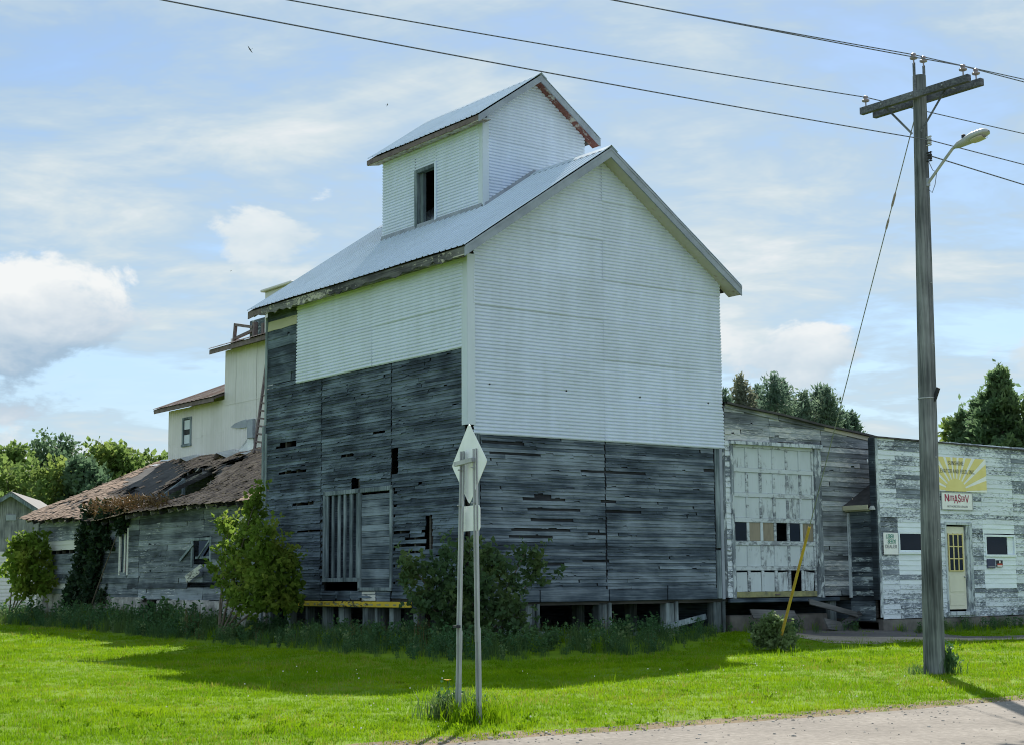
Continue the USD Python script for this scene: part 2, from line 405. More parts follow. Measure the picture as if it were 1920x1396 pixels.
M['soffit_red'] = wood('soffit_red', (0.155, 0.062, 0.052), (0.22, 0.095, 0.08), paint=(0.56, 0.53, 0.48), amount=0.50, pscale=(1.5, 1.5, 1.5), rand=0.1, bump=0.2)
M['rust_edge'] = plain('rust_edge', (0.175, 0.135, 0.135), (0.10, 0.075, 0.08), scale=6, rough=0.8)
M['garage_board'] = wood('garage_board', (0.14, 0.16, 0.185), (0.28, 0.31, 0.34), paint=(0.60, 0.61, 0.62), amount=0.20, rand=0.45, pscale=(2.2, 2.2, 13), psoft=0.06)
M['office_board'] = wood('office_board', (0.15, 0.175, 0.215), (0.27, 0.305, 0.36), paint=(0.74, 0.80, 0.88), amount=0.53, rand=0.30, pscale=(4.2, 4.2, 15), psoft=0.06)
M['office_new'] = plain('office_new', (0.74, 0.81, 0.88), (0.66, 0.72, 0.79), scale=2.0, rough=0.5, stretch=(1, 1, 5), rand=0.1)
M['side_board'] = wood('side_board', (0.04, 0.055, 0.07), (0.10, 0.125, 0.145), paint=(0.46, 0.53, 0.55), amount=0.20, rand=0.4)
M['corner_board'] = wood('corner_board', (0.125, 0.145, 0.17), (0.23, 0.265, 0.30), paint=(0.56, 0.62, 0.66), amount=0.42, axis='v', pscale=(4, 4, 1.5))
M['door_panel'] = wood('door_panel', (0.18, 0.20, 0.225), (0.30, 0.32, 0.345), paint=(0.60, 0.665, 0.715), amount=0.84, axis='v', pscale=(4.5, 4.5, 1.6), rand=0.3, psoft=0.08)
M['door_rail'] = wood('door_rail', (0.18, 0.20, 0.23), (0.31, 0.33, 0.36), paint=(0.59, 0.65, 0.695), amount=0.60, pscale=(3, 3, 5), rand=0.25, psoft=0.07)
M['tan_board'] = plain('tan_board', (0.27, 0.235, 0.18), (0.19, 0.165, 0.125), scale=4, rough=0.8, stretch=(6, 6, 1), rand=0.4)
M['shed_board'] = wood('shed_board', (0.07, 0.088, 0.108), (0.165, 0.19, 0.215), paint=(0.57, 0.60, 0.62), amount=0.08, rand=0.45, pscale=(1.3, 1.3, 11), psoft=0.05)
M['shed_white'] = wood('shed_white', (0.2, 0.2, 0.2), (0.3, 0.3, 0.3), paint=(0.70, 0.70, 0.68), amount=0.85)
M['shingle'] = plain('shingle', (0.46, 0.335, 0.26), (0.175, 0.128, 0.102), scale=2.2, rough=0.95, stretch=(1, 1.4, 1), detail=8, spec=0.1)
M['tar_paper'] = plain('tar_paper', (0.075, 0.072, 0.075), (0.035, 0.034, 0.036), scale=3, rough=0.9)
M['concrete'] = plain('concrete', (0.42, 0.41, 0.39), (0.17, 0.165, 0.16), scale=2.2, rough=0.9, stretch=(1, 1, 1.3), detail=9, bump=0.5, lo=0.40, hi=0.60)
M['annex_metal'] = sheet_metal('annex_metal', (0.66, 0.635, 0.65), rand=0.2, rust=True)
M['annex_roof'] = plain('annex_roof', (0.50, 0.42, 0.37), (0.28, 0.19, 0.155), scale=1.3, rough=0.55, stretch=(2, 2, 1), rand=0.35, metallic=0.2)
M['flashing'] = plain('flashing', (0.70, 0.72, 0.74), (0.50, 0.52, 0.54), scale=2.0, rough=0.4, metallic=0.35)
M['yellow_paint'] = wood('yellow_paint', (0.05, 0.045, 0.03), (0.13, 0.11, 0.05), paint=(0.62, 0.45, 0.045), amount=0.80, pscale=(3, 3, 8))
M['yellow_guard'] = plain('yellow_guard', (0.58, 0.37, 0.06), (0.40, 0.25, 0.05), scale=4, rough=0.6, stretch=(1, 1, 0.4))
M['black'] = plain('black', (0.02, 0.022, 0.028), (0.012, 0.013, 0.017), rough=0.7)
M['gap_black'] = M['black']
M['galvanised'] = plain('galvanised', (0.42, 0.44, 0.45), (0.30, 0.32, 0.33), scale=8, rough=0.5, metallic=0.5, stretch=(1, 1, 0.3))
M['sign_back'] = plain('sign_back', (0.80, 0.83, 0.84), (0.70, 0.73, 0.74), scale=3, rough=0.45)
M['pole_wood'] = wood('pole_wood', (0.085, 0.095, 0.10), (0.185, 0.20, 0.205), axis='v', streak=20, rand=0.05, bump=0.8)
M['arm_wood'] = wood('arm_wood', (0.075, 0.08, 0.095), (0.15, 0.16, 0.18), axis='x', streak=20, rand=0.1)
M['insulator'] = plain('insulator', (0.32, 0.27, 0.29), (0.24, 0.20, 0.22), rough=0.3)
M['lamp_grey'] = plain('lamp_grey', (0.40, 0.42, 0.42), (0.32, 0.34, 0.34), rough=0.4)
M['lens'] = plain('lens', (0.45, 0.44, 0.38), (0.38, 0.37, 0.33), rough=0.2)
M['wire'] = plain('wire', (0.11, 0.125, 0.15), (0.09, 0.10, 0.12), rough=0.5, metallic=0.2)
M['steel_cable'] = plain('steel_cable', (0.26, 0.27, 0.28), (0.18, 0.19, 0.2), rough=0.5, metallic=0.6)
M['sun_yellow'] = plain('sun_yellow', (0.72, 0.62, 0.24), (0.66, 0.56, 0.20), rough=0.5)
M['sign_white'] = plain('sign_white', (0.80, 0.80, 0.79), (0.72, 0.72, 0.72), rough=0.45)
M['letter_black'] = plain('letter_black', (0.13, 0.13, 0.11), (0.10, 0.10, 0.09), rough=0.6)
M['letter_red'] = plain('letter_red', (0.34, 0.02, 0.07), (0.28, 0.02, 0.06), rough=0.5)
M['letter_green'] = plain('letter_green', (0.02, 0.22, 0.17), (0.02, 0.18, 0.14), rough=0.5)
M['letter_grey'] = plain('letter_grey', (0.25, 0.26, 0.28), (0.22, 0.22, 0.24), rough=0.5)
M['notice_blue'] = plain('notice_blue', (0.015, 0.022, 0.075), (0.012, 0.018, 0.06), rough=0.4)
M['notice_red'] = plain('notice_red', (0.50, 0.05, 0.04), (0.4, 0.05, 0.04), rough=0.5)
M['door_cream'] = plain('door_cream', (0.68, 0.66, 0.55), (0.60, 0.58, 0.48), scale=2, rough=0.5)
M['pane_frame'] = plain('pane_frame', (0.66, 0.56, 0.25), (0.58, 0.48, 0.2), rough=0.5)
M['curtain'] = plain('curtain', (0.30, 0.27, 0.22), (0.14, 0.125, 0.10), scale=14, rough=0.9, stretch=(1, 1, 0.05))
M['lichen'] = plain('lichen', (0.34, 0.33, 0.15), (0.16, 0.16, 0.10), scale=5, rough=0.95)
M['bark'] = plain('bark', (0.16, 0.13, 0.10), (0.08, 0.065, 0.05), scale=6, rough=0.95, stretch=(3, 3, 0.5), bump=0.5)
M['barn_wood'] = wood('barn_wood', (0.13, 0.14, 0.15), (0.24, 0.25, 0.26), axis='v', rand=0.15, streak=12)
M['barn_roof'] = plain('barn_roof', (0.13, 0.135, 0.14), (0.09, 0.09, 0.10), scale=1.0, rough=0.8)
M['bird'] = plain('bird', (0.035, 0.035, 0.04), (0.025, 0.025, 0.03), rough=0.8)
n_ = {'fr': ('fresnel', dict(IOR=1.5)), 'a': ('math', dict(math_type='multiply_add', value2=0.6, value3=0.0, use_clamp=True)), 't': ('transparent_bsdf', dict(color=(0.05, 0.07, 0.10))), 'g': ('glossy_bsdf', dict(roughness=0.04, color=(0.55, 0.72, 0.92))), 'm': ('mix_closure', {})}
M['glass'] = material('glass', n_, [('fr.fac', 'a.value1'), ('a.value', 'm.fac'), ('t.BSDF', 'm.closure1'), ('g.BSDF', 'm.closure2')], surface='m.closure')

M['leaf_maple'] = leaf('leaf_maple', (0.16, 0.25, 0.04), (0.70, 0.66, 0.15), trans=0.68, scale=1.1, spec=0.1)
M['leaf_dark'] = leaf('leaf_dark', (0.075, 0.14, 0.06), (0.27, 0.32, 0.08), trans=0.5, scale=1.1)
M['leaf_vine'] = leaf('leaf_vine', (0.022, 0.048, 0.026), (0.07, 0.11, 0.045), trans=0.25, scale=1.5)
M['leaf_far'] = leaf('leaf_far', (0.15, 0.23, 0.065), (0.43, 0.48, 0.09), trans=0.62, scale=0.28)
M['leaf_far_dark'] = leaf('leaf_far_dark', (0.10, 0.17, 0.10), (0.23, 0.31, 0.13), trans=0.55, scale=0.3)
M['needle'] = leaf('needle', (0.12, 0.19, 0.14), (0.33, 0.42, 0.25), trans=0.58, scale=0.4)
M['needle_brown'] = leaf('needle_brown', (0.17, 0.19, 0.14), (0.31, 0.35, 0.24), trans=0.55, scale=0.5)
M['spruce_leaf'] = leaf('spruce_leaf', (0.13, 0.215, 0.11), (0.46, 0.55, 0.18), trans=0.62, scale=0.35)
M['dry_stalk'] = leaf('dry_stalk', (0.14, 0.085, 0.04), (0.32, 0.20, 0.10), trans=0.25, scale=2)
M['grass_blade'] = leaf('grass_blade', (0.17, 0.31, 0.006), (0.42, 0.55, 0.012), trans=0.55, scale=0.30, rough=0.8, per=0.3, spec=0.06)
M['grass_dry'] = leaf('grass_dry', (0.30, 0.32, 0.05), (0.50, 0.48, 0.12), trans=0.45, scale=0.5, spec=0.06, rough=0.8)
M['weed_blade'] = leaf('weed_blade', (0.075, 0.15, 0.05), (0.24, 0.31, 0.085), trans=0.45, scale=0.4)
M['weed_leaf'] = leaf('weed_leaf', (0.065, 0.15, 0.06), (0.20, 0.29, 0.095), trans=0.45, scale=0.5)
M['bush_pale'] = leaf('bush_pale', (0.18, 0.26, 0.11), (0.42, 0.50, 0.25), trans=0.5, scale=2.0)
M['petal_white'] = plain('petal_white', (0.78, 0.76, 0.72), (0.7, 0.66, 0.62), rough=0.7)
M['petal_yellow'] = plain('petal_yellow', (0.85, 0.45, 0.02), (0.75, 0.36, 0.02), rough=0.6)


def ground_look(name, base, dark, spots=None, scale=0.8, fine=30.0, bump=0.3):
    n = {'g': ('geometry', {}), 'n1': ('noise_texture', dict(scale=scale, detail=5.0, roughness=0.6)), 'n2': ('noise_texture', dict(scale=fine, detail=4.0, roughness=0.7)),
         'a': ('math', dict(math_type='multiply_add', value2=0.45)), 'a0': ('math', dict(math_type='multiply', value2=0.55)),
         'r': ('rgb_ramp', dict(ramp=[(0.35, dark), (0.62, base)] if spots is None else [(0.35, dark), (0.55, base), (0.68, spots)])),
         'p': ('principled_bsdf', dict(roughness=0.95, specular_ior_level=0.15)), 'b': ('bump', dict(strength=bump, distance=0.03))}
    l = [('g.position', 'n1.vector'), ('g.position', 'n2.vector'), ('n2.fac', 'a0.value1'), ('n1.fac', 'a.value1'), ('a0.value', 'a.value3'), ('a.value', 'r.fac'), ('r.color', 'p.base_color'),
         ('n2.fac', 'b.height'), ('b.normal', 'p.normal')]
    return material(name, n, l, surface='p.BSDF')


M['turf'] = ground_look('turf', (0.17, 0.28, 0.008), (0.095, 0.175, 0.008))
M['road'] = ground_look('road', (0.275, 0.25, 0.222), (0.17, 0.155, 0.138), (0.39, 0.36, 0.325), scale=0.6, fine=14.0)
M['shoulder'] = ground_look('shoulder', (0.22, 0.165, 0.105), (0.12, 0.10, 0.055), (0.34, 0.29, 0.22), scale=1.1, fine=26.0)
M['driveway'] = ground_look('driveway', (0.155, 0.145, 0.145), (0.095, 0.09, 0.09), (0.24, 0.22, 0.20), scale=0.8, fine=14.0)
M['gravel'] = ground_look('gravel', (0.38, 0.33, 0.27), (0.25, 0.21, 0.17), (0.48, 0.43, 0.37), scale=0.9, fine=14.0)
M['earth'] = ground_look('earth', (0.085, 0.07, 0.05), (0.045, 0.04, 0.03), scale=1.2, fine=10.0)

M['stone'] = plain('stone', (0.42, 0.38, 0.33), (0.22, 0.20, 0.18), scale=3, rough=0.9, rand=0.5)
M['footing_dark'] = plain('footing_dark', (0.17, 0.16, 0.15), (0.08, 0.075, 0.07), scale=2.5, rough=0.95, detail=9, bump=0.5)
M['fascia_dark'] = wood('fascia_dark', (0.045, 0.046, 0.047), (0.10, 0.10, 0.10), rand=0.2)

# ------------------------------------------------------------------ ground, road, driveway
def structure(prim):
    return tag(prim, kind='structure')


def hit_ground(x, y):
    r_ = ray(x, y)
    z = 0.0
    for _ in range(12):
        p = EYE + r_ * ((z - EYE[2]) / r_[2])
        z = float(ground_z(p[0], p[1]))
    return p


gx = np.concatenate([-np.geomspace(3000, 50, 14), np.arange(-48, 49, 1.0), np.geomspace(50, 3000, 14)])
gy = np.concatenate([-np.geomspace(3000, 30, 12), np.arange(-28, 80, 1.0), np.geomspace(82, 4000, 16)])
XX, YY = np.meshgrid(gx, gy)
ZZ = ground_z(XX, YY)
structure(MB().strip(np.stack([XX, YY, ZZ], -1)).build('ground', M['turf'], smooth=True))


def edge_v(u):
    u = np.asarray(u, float)
    p = np.stack([u * 0.55, u * 0, u * 0], -1)
    return -15.72 - 0.046 * (u + 2.9) + 0.30 * (meshkit.fbm(p, 4, 5) - 0.5)


us = np.arange(-70, 130, 0.35)
for nm, mat, off, wide, z in (('road_shoulder', 'shoulder', 0.62, 1.6, 0.006), ('road', 'road', 0.0, 14.0, 0.012), ('gravel_lot', 'gravel', -13.8, 16.0, 0.006)):
    jit = 0.5 * (meshkit.fbm(np.stack([us * 0.8, us * 0 + 3.3, us * 0], -1), 4, 11) - 0.5)
    e = edge_v(us) + off + (jit if off > 0 else 0.35 * jit)
    rows = [[W(u, v_ - d, z) for u, v_ in zip(us, e)] for d in np.linspace(0, wide, 5)]
    structure(MB().strip(rows).build(nm, M[mat]))
fr = [(1488, 1190), (1540, 1193), (1600, 1197), (1690, 1200), (1800, 1200), (1920, 1197)]
bk = [(1470, 1178), (1540, 1175), (1600, 1175), (1700, 1179), (1800, 1182), (1920, 1183)]
fp, bp = [hit_ground(*q) for q in fr], [hit_ground(*q) for q in bk]
for k in (1, 2, 3):
    fp.append(fp[-1] + (fp[5] - fp[4]) * 1.5)
    bp.append(bp[-1] + (bp[5] - bp[4]) * 1.5)


def dense(pts, seed, amp=0.12, step=0.3):
    pts = np.array(pts)
    t = np.concatenate([[0], np.cumsum(np.linalg.norm(np.diff(pts[:, :2], axis=0), axis=1))])
    q = np.linspace(0, t[-1], 90)
    xy = np.stack([np.interp(q, t, pts[:, i]) for i in (0, 1)], -1)
    jj = meshkit.fbm(np.stack([q * 0.9, q * 0 + seed, q * 0], -1), 4, seed) - 0.5
    return xy + np.stack([jj * amp, jj * amp * 4], -1)


fe, be = dense(fp, 21, 0.25), dense(bp, 22, 0.2)
rows = []
for t in np.linspace(0, 1, 7):
    xy = fe * (1 - t) + be * t
    rows.append(np.column_stack([xy, ground_z(xy[:, 0], xy[:, 1]) + 0.012]))
structure(MB().strip(rows).build('driveway', M['driveway']))
rows = []
for t in np.linspace(-0.10, 0.22, 4):
    xy = fe * (1 - t) + be * t
    rows.append(np.column_stack([xy, ground_z(xy[:, 0], xy[:, 1]) + (0.008 if t < 0 else 0.017)]))
structure(MB().strip(rows).build('gravel_edge', M['gravel']))

# ------------------------------------------------------------------ siding builders (u along x, v along y, in a building's own frame)
def plane_pt(plane, s, off, z):
    """plane 'g': a wall at y = const facing -y; 's': a wall at x = const facing -x."""
    kind, c = plane
    return (s, c - off, z) if kind == 'g' else (c - off, s, z)


def board_mesh(plane, s0, s1, z0, h, rng, rag=0.006, thick=0.014, proud=0.022, step=0.26, bite=0.10, warp=0.005):
    n = max(2, int(math.ceil((s1 - s0) / (step * 1.6))) + 1)
    q = np.linspace(s0, s1, n)
    if n > 2:
        q[1:-1] += rng.uniform(-0.3, 0.3, n - 2) * step
    pairs = [(a_, z0 + rng.uniform(-1, 1) * rag) for a_ in q]
    for _ in range(rng.poisson((s1 - s0) * bite * 5)):       # splits and bites out of the lower edge, with sharp ends
        c, w_ = rng.uniform(s0, s1), rng.uniform(0.05, 0.25) * (3.2 if rng.random() < .35 else 1)
        if c + w_ > s1 - 0.04 or c < s0 + 0.04:
            continue
        d = h * (rng.uniform(0.05, 0.22) if w_ > .25 else rng.uniform(.1, .4))
        pairs = [p for p in pairs if not c - 0.01 < p[0] < c + w_ + 0.01]
        pairs += [(c, z0), (c + 0.006, z0 + d * rng.uniform(.5, 1)), (c + w_, z0 + d), (c + w_ + 0.006, z0)]
    pairs.sort()
    s = np.array([p[0] for p in pairs])
    lo = np.array([p[1] for p in pairs])
    n = len(s)
    hi = np.full(n, z0 + h)
    w = rng.uniform(-1, 1, n) * warp
    tilt = rng.uniform(-0.004, 0.006)
    rows = []
    for o, z in ((0.006 + w * 0.4, hi), (proud + tilt + w, lo), (proud + tilt + w - thick, lo), (-0.004 + w * 0.2, hi)):
        o = np.broadcast_to(o, (n,))
        rows.append([plane_pt(plane, a, b, c) for a, b, c in zip(s, o, z)])
    r = np.array(rows)
    v = r.transpose(1, 0, 2).reshape(-1, 3)
    f = []
    for i in range(n - 1):
        for j in range(4):
            k = (j + 1) % 4
            f.append([i * 4 + j, i * 4 + k, (i + 1) * 4 + k, (i + 1) * 4 + j])
    f = np.array(f)
    f = np.vstack([f[:, [0, 1, 2]], f[:, [0, 2, 3]], [[0, 2, 1], [0, 3, 2], [n * 4 - 4, n * 4 - 3, n * 4 - 2], [n * 4 - 4, n * 4 - 2, n * 4 - 1]]])
    return v, f


def subtract(iv, cuts):
    out = [iv]
    for a, b in cuts:
        nxt = []
        for x0, x1 in out:
            if b <= x0 or a >= x1:
                nxt.append((x0, x1))
            else:
                if a - x0 > 0.03:
                    nxt.append((x0, a))
                if x1 - b > 0.03:
                    nxt.append((b, x1))
        out = nxt
    return out


def lap_wall(parent, plane, z0, z1, course, cols, mat, rng, holes=(), lap=1.18, limit=None, name='board', top=None, gap=0.012, breaks=0.0, pick=None, **kw):
    """Courses of lapped boards as single pieces. cols: (start, end) of each run along the wall; holes: (s0, s1, z0, z1) left open; top(z) -> (s0, s1) clips."""
    z = z0
    count = 0
    while z < z1 - 0.3 * course:
        h = min(course * lap, z1 - z)
        zc = z + course * 0.5
        for c0, c1 in cols:
            a, b = c0 + rng.uniform(0, gap), c1 - rng.uniform(0, gap)
            if top is not None:
                t0, t1 = top(z + course)
                a, b = max(a, t0), min(b, t1)
                if b - a < 0.05:
                    continue
            cuts = [(q[0] + rng.uniform(-1, 1) * (q[4] if len(q) > 4 else 0), q[1] + rng.uniform(-1, 1) * (q[4] if len(q) > 4 else 0)) for q in holes if q[2] < zc < q[3]]
            if rng.random() < breaks:
                p = rng.uniform(a + 0.2, b - 0.2) if b - a > 0.5 else None
                if p:
                    cuts.append((p, p + rng.uniform(0.008, 0.05)))
            for p0, p1 in subtract((a, b), cuts):
                v, f = board_mesh(plane, p0, p1, z + rng.uniform(-.07, .07) * course, h, rng, **kw)
                mm = pick((p0 + p1) / 2, zc) if pick else mat
                MB().add(v, f).build(name, mm, parent)
                count += 1
        z += course
    return count


RIB = [(0.0, 0.0), (0.12, 0.05), (0.24, 0.9), (0.5, 1.08), (0.80, 0.95), (0.90, 0.05)]


def ribbed_sheet(parent, plane, s0, s1, z0, z1, pitch, mat, rng, amp=0.024, base=0.03, clip=None, holes=(), name='siding_sheet', nx=None, dent=0.008):
    """One corrugated sheet with level ribs, clipped to a gable by clip(z) -> (s0, s1)."""
    zs, os_ = [], []
    k = 0
    while True:
        done = False
        for t, o in RIB:
            z = z0 + (k + t) * pitch
            if z > z1 + 1e-6:
                done = True
                break
            zs.append(z)
            os_.append(o)
        if done:
            break
        k += 1
    n = nx or max(3, int((s1 - s0) / 0.6) + 1)
    ph = rng.uniform(0, 50)
    rows, runs = [], []
    for z, o in zip(zs, os_):
        a, b = s0, s1
        if clip:
            c0, c1 = clip(z)
            a, b = max(a, c0), min(b, c1)
        if b - a < 0.01:
            if len(rows) > 1:
                runs.append(rows)
            rows = []
            continue
        s = np.linspace(a, b, n)
        d = (meshkit.noise(np.stack([s * 0.9 + ph, np.full(n, z * 0.9), np.zeros(n)], -1), 2) - 0.5) * dent * 2
        rows.append([plane_pt(plane, q, base + amp * o + e_, z + e_ * 0.8) for q, e_ in zip(s, d)])
    if len(rows) > 1:
        runs.append(rows)
    mb = MB()
    for r in runs:
        mb.strip(r)
    if mb.n:
        mb.build(name, mat, parent)


def roof_sheets(parent, mat, u_eave, z_eave, u_ridge, z_ridge, v0, v1, rng, rib=0.2286, width=0.9144, h=0.022, along='v', holes=None, name='roof_sheet', bend=0.006, jag=0.02, origin=(0, 0, 0)):
    """Ribbed roofing in sheets side by side, ribs running up the slope."""
    nrm = np.array([-(z_ridge - z_eave), 0, (u_ridge - u_eave)]) * np.sign(u_ridge - u_eave)
    nrm = nrm / np.linalg.norm(nrm)
    v = v0
    while v < v1 - 0.02:
        e = min(v + width + 0.015, v1)
        k = np.arange(0, int((e - v) / rib) + 2)
        prof = []
        for q in k:
            for dv, o in ((0, 0), (0.014, 1), (0.044, 1), (0.060, 0), (0.13, 0.0), (0.145, 0.16), (0.16, 0)):
                if v + q * rib + dv <= e:
                    prof.append((v + q * rib + dv, o))
        prof.append((e, 0))
        prof = np.array(prof)
        ov = rng.uniform(0, jag)
        rows = []
        lift = rng.uniform(0, 0.004)
        for t in np.linspace(0, 1, 7):
            u = u_eave + (u_ridge - u_eave) * t
            z = z_eave + (z_ridge - z_eave) * t
            if t == 0:
                d = np.array([u_eave - u_ridge, 0, z_eave - z_ridge])
                d = d / np.linalg.norm(d) * ov
                u, z = u + d[0], z + d[2]
            wv = (meshkit.noise(np.stack([prof[:, 0] * 0.6, np.full(len(prof), t * 4.0), np.zeros(len(prof))], -1), 8) - 0.5) * bend * 2
            rows.append([np.array([u, pv, z]) + nrm * (po * h + ww + lift) for (pv, po), ww in zip(prof, wv)])
        MB().strip(rows).build(name, mat, parent)
        v += width


rng = np.random.default_rng(7)
# ------------------------------------------------------------------ the elevator
EW, EL = 7.64, 9.32                      # width of the gable wall, length of the side wall
ZB = 1.02                                # bottom of the walls
S_M = (11.58 - 8.70) / 4.22              # main roof slope


def roof_z(u):
    return 8.70 + S_M * (min(u, EW - u) + 0.4)


elev = site('grain_elevator', 'tall grain elevator, white ribbed metal above bare dark boards, small upper house on top', 'grain elevator')
G_, S_ = ('g', 0.0), ('s', 0.0)
# framing behind the boards, one part per wall: the boards and sheets hang on it
mb = MB()
for s in np.arange(0.12, EW, 0.61):
    mb.box(s - 0.03, s + 0.03, 0.03, 0.17, ZB, min(roof_z(s) - 0.25, 11.2))
mb.box(0.0, EW, 0.04, 0.2, ZB - 0.02, ZB + 0.22)
gable = mb.build('gable_wall', M['inner_wood'], elev)
MB().box(0.05, EW - .05, 0.01, 0.025, ZB, 4.9).build('sheathing', M['sheathing'], gable)
mb = MB()
for s in np.arange(0.3, EL, 0.61):
    if 3.05 < s < 6.1:
        mb.box(0.03, 0.17, s - 0.03, s + 0.03, 3.72, 8.5)
    else:
        mb.box(0.03, 0.17, s - 0.03, s + 0.03, ZB, 8.5)
mb.box(0.04, 0.2, 0.2, EL, ZB - 0.02, ZB + 0.22)
sidew = mb.build('side_wall', M['inner_wood'], elev)
MB().box(EW - 0.12, EW, 0.2, EL, ZB, 8.6).box(0.2, EW - 0.12, EL - 0.12, EL, ZB, 8.6).hexa([(0, EL - 0.1, 8.6), (EW, EL - 0.1, 8.6), (EW, EL, 8.6), (0, EL, 8.6), (3.8, EL - 0.1, 11.4), (3.84, EL - 0.1, 11.4), (3.84, EL, 11.4), (3.8, EL, 11.4)]).build('rear_wall', M['dark_board'], elev)
MB().box(.3, EW, EL - .15, EL - .05, -.2, ZB).box(EW - .15, EW - .05, .32, EL - .15, -.2, ZB).build('rear_skirt', M['dark_board'], elev)
mb = MB()
for k in range(8):
    mb.box(0.06, EW - 0.06, 0.06 + k * 1.15, 0.06 + k * 1.15 + 1.14, ZB - 0.07, ZB - 0.015)
mb.box(0.3, EW - 0.2, 3.0, 3.12, ZB, 8.6).box(3.3, 3.42, 0.25, EL - 0.2, ZB, 8.6)
mb.build('floor', M['inner_wood'], elev)

# bare boards, gable wall: two runs either side of the worn seam
hg = []
for x0, x1, y0, y1, j in [(906, 978, 826, 832, .12), (904, 1020, 846, 855, .25), (1095, 1150, 877, 886, .12), (1150, 1215, 884, 890, .3), (985, 1058, 935, 941, .12), (1003, 1030, 928, 934, .08),
                          (990, 1075, 953, 958, .2), (992, 1022, 970, 982, .05), (1000, 1078, 974, 978, .2), (955, 1068, 990, 996, .2), (985, 1035, 998, 1008, .1), (960, 1010, 1003, 1009, .2),
                          (1135, 1205, 955, 960, .15), (1085, 1140, 1047, 1052, .1), (1000, 1060, 1057, 1062, .2), (1320, 1342, 881, 888, .05), (1100, 1140, 998, 1003, .1), (1120, 1150, 937, 943, .1)]:
    a, b = on_gable((x0 + x1) / 2, y1)[1], on_gable((x0 + x1) / 2, y0)[1]
    u0, u1 = on_gable(x0, (y0 + y1) / 2)[0], on_gable(x1, (y0 + y1) / 2)[0]
    zc_ = (a + b) / 2
    hg.append((u0, u1, zc_ - 0.038, zc_ + 0.038, j))
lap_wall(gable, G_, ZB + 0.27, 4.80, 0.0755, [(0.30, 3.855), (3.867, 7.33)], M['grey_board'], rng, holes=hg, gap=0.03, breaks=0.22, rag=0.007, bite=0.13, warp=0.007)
for a, b in ((0.3, 1.9), (1.93, 3.9), (3.93, 5.7), (5.73, 7.33)):
    MB().cbox(a, b, -0.032, -0.002, ZB + 0.01, ZB + 0.265 + rng.uniform(-.01, .01), c=0.006).build('skirt_board', M['grey_board'], gable)
MB().cbox(0.04, 0.17, -0.036, -0.004, ZB, 4.7, c=0.006).cbox(0.175, 0.29, -0.034, -0.004, ZB + 0.02, 4.7, c=0.006).build('corner_board', M['frame_wood'], gable)
MB().cbox(7.34, 7.49, -0.036, -0.004, ZB + 0.02, 2.2, c=0.006).cbox(7.35, 7.5, -0.036, -0.004, 2.25, 4.72, c=0.006).build('corner_board', M['frame_wood'], gable)
MB().cbox(7.50, 7.60, -0.045, -0.004, ZB + 0.0, 4.70, c=0.008).build('corner_trim', M['trim_grey'], gable)
# white ribbed sheets over the upper gable
clipg = lambda z: (0.13 if z < 8.78 else (z - 8.70) / S_M - 0.4 + 0.12, EW if z < 8.78 else EW - ((z - 8.70) / S_M - 0.4 + 0.12))
zrow = 4.69
for r in range(7):
    for c, (a, b) in enumerate(((0.12, 3.86), (3.84, EW))):
        off = 0.03 + 0.010 * ((r + c) % 2)
        cc = clipg
        if r == 0 and c == 1:
            b = EW + 0.03
        ribbed_sheet(gable, G_, a, b, zrow - 0.02, min(zrow + 0.945, 11.45), 0.0787, M['siding_white'], rng, base=off, clip=cc if zrow + 0.9 > 8.7 else None)
    zrow += 0.9445
mb = MB()
for x, y in ((918, 719), (1062, 732), (1200, 744), (1328, 755)):
    u, z = on_gable(x, y, -0.05)
    mb.lathe([(0.0, 0.0), (0.022, 0.0), (0.022, 0.012), (0.0, 0.016)], 8, (0, 0, 0))
    t = mb.v[-1]
    mb.v[-1] = np.stack([t[:, 0] + u, -0.046 - t[:, 2], t[:, 1] + z], -1)
mb.build('bolt_hole_patch', M['black'], gable)

# side wall: three runs of boards, doors, holes, and a white metal band above
hs = [(3.06, 6.14, 1.30, 3.72), (4.47, 4.87, 3.68, 3.98), (2.78, 3.08, 3.92, 4.58), (7.5, 9.0, 1.0, 1.28, .2)]
for x0, x1, y0, y1, j in [(798, 812, 965, 1030, .03), (790, 808, 992, 1000, .05), (762, 805, 1006, 1012, .12), (738, 800, 1016, 1022, .10), (735, 770, 995, 1001, .15), (765, 790, 1031, 1037, .12),
                          (735, 745, 918, 926, .03), (780, 800, 905, 911, .2), (640, 670, 850, 856, .2), (700, 730, 808, 813, .2), (520, 560, 830, 836, .2), (560, 600, 990, 997, .2), (540, 590, 940, 946, .3), (528, 570, 880, 884, .3)]:
    a, b = on_side((x0 + x1) / 2, y1)[1], on_side((x0 + x1) / 2, y0)[1]
    u0, u1 = on_side(x1, (y0 + y1) / 2)[0], on_side(x0, (y0 + y1) / 2)[0]
    zc_ = (a + b) / 2
    hs.append((u0, u1, zc_ - max(0.039, (b - a) / 2), zc_ + max(0.039, (b - a) / 2), j))
for z_ in np.arange(1.4, 3.6, 0.19):
    hs.append((6.12, 6.20 + rng.uniform(0, 0.16), z_, z_ + 0.09, 0.05))
    hs.append((2.98 - rng.uniform(0, 0.12), 3.08, z_ + 0.04, z_ + 0.13, 0.05))
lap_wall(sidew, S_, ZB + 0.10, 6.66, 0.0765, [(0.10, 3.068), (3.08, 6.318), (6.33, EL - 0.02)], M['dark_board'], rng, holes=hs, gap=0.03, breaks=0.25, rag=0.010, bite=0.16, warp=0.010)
lap_wall(sidew, S_, 6.66, 8.62, 0.24, [(7.63, EL - 0.05)], M['dark_board'], rng, gap=0.06, rag=0.008, bite=0.05, breaks=0.2, pick=lambda s, z: M['cream_board'] if 8.1 < z < 8.42 else M['dark_board'])
zrow = 6.575
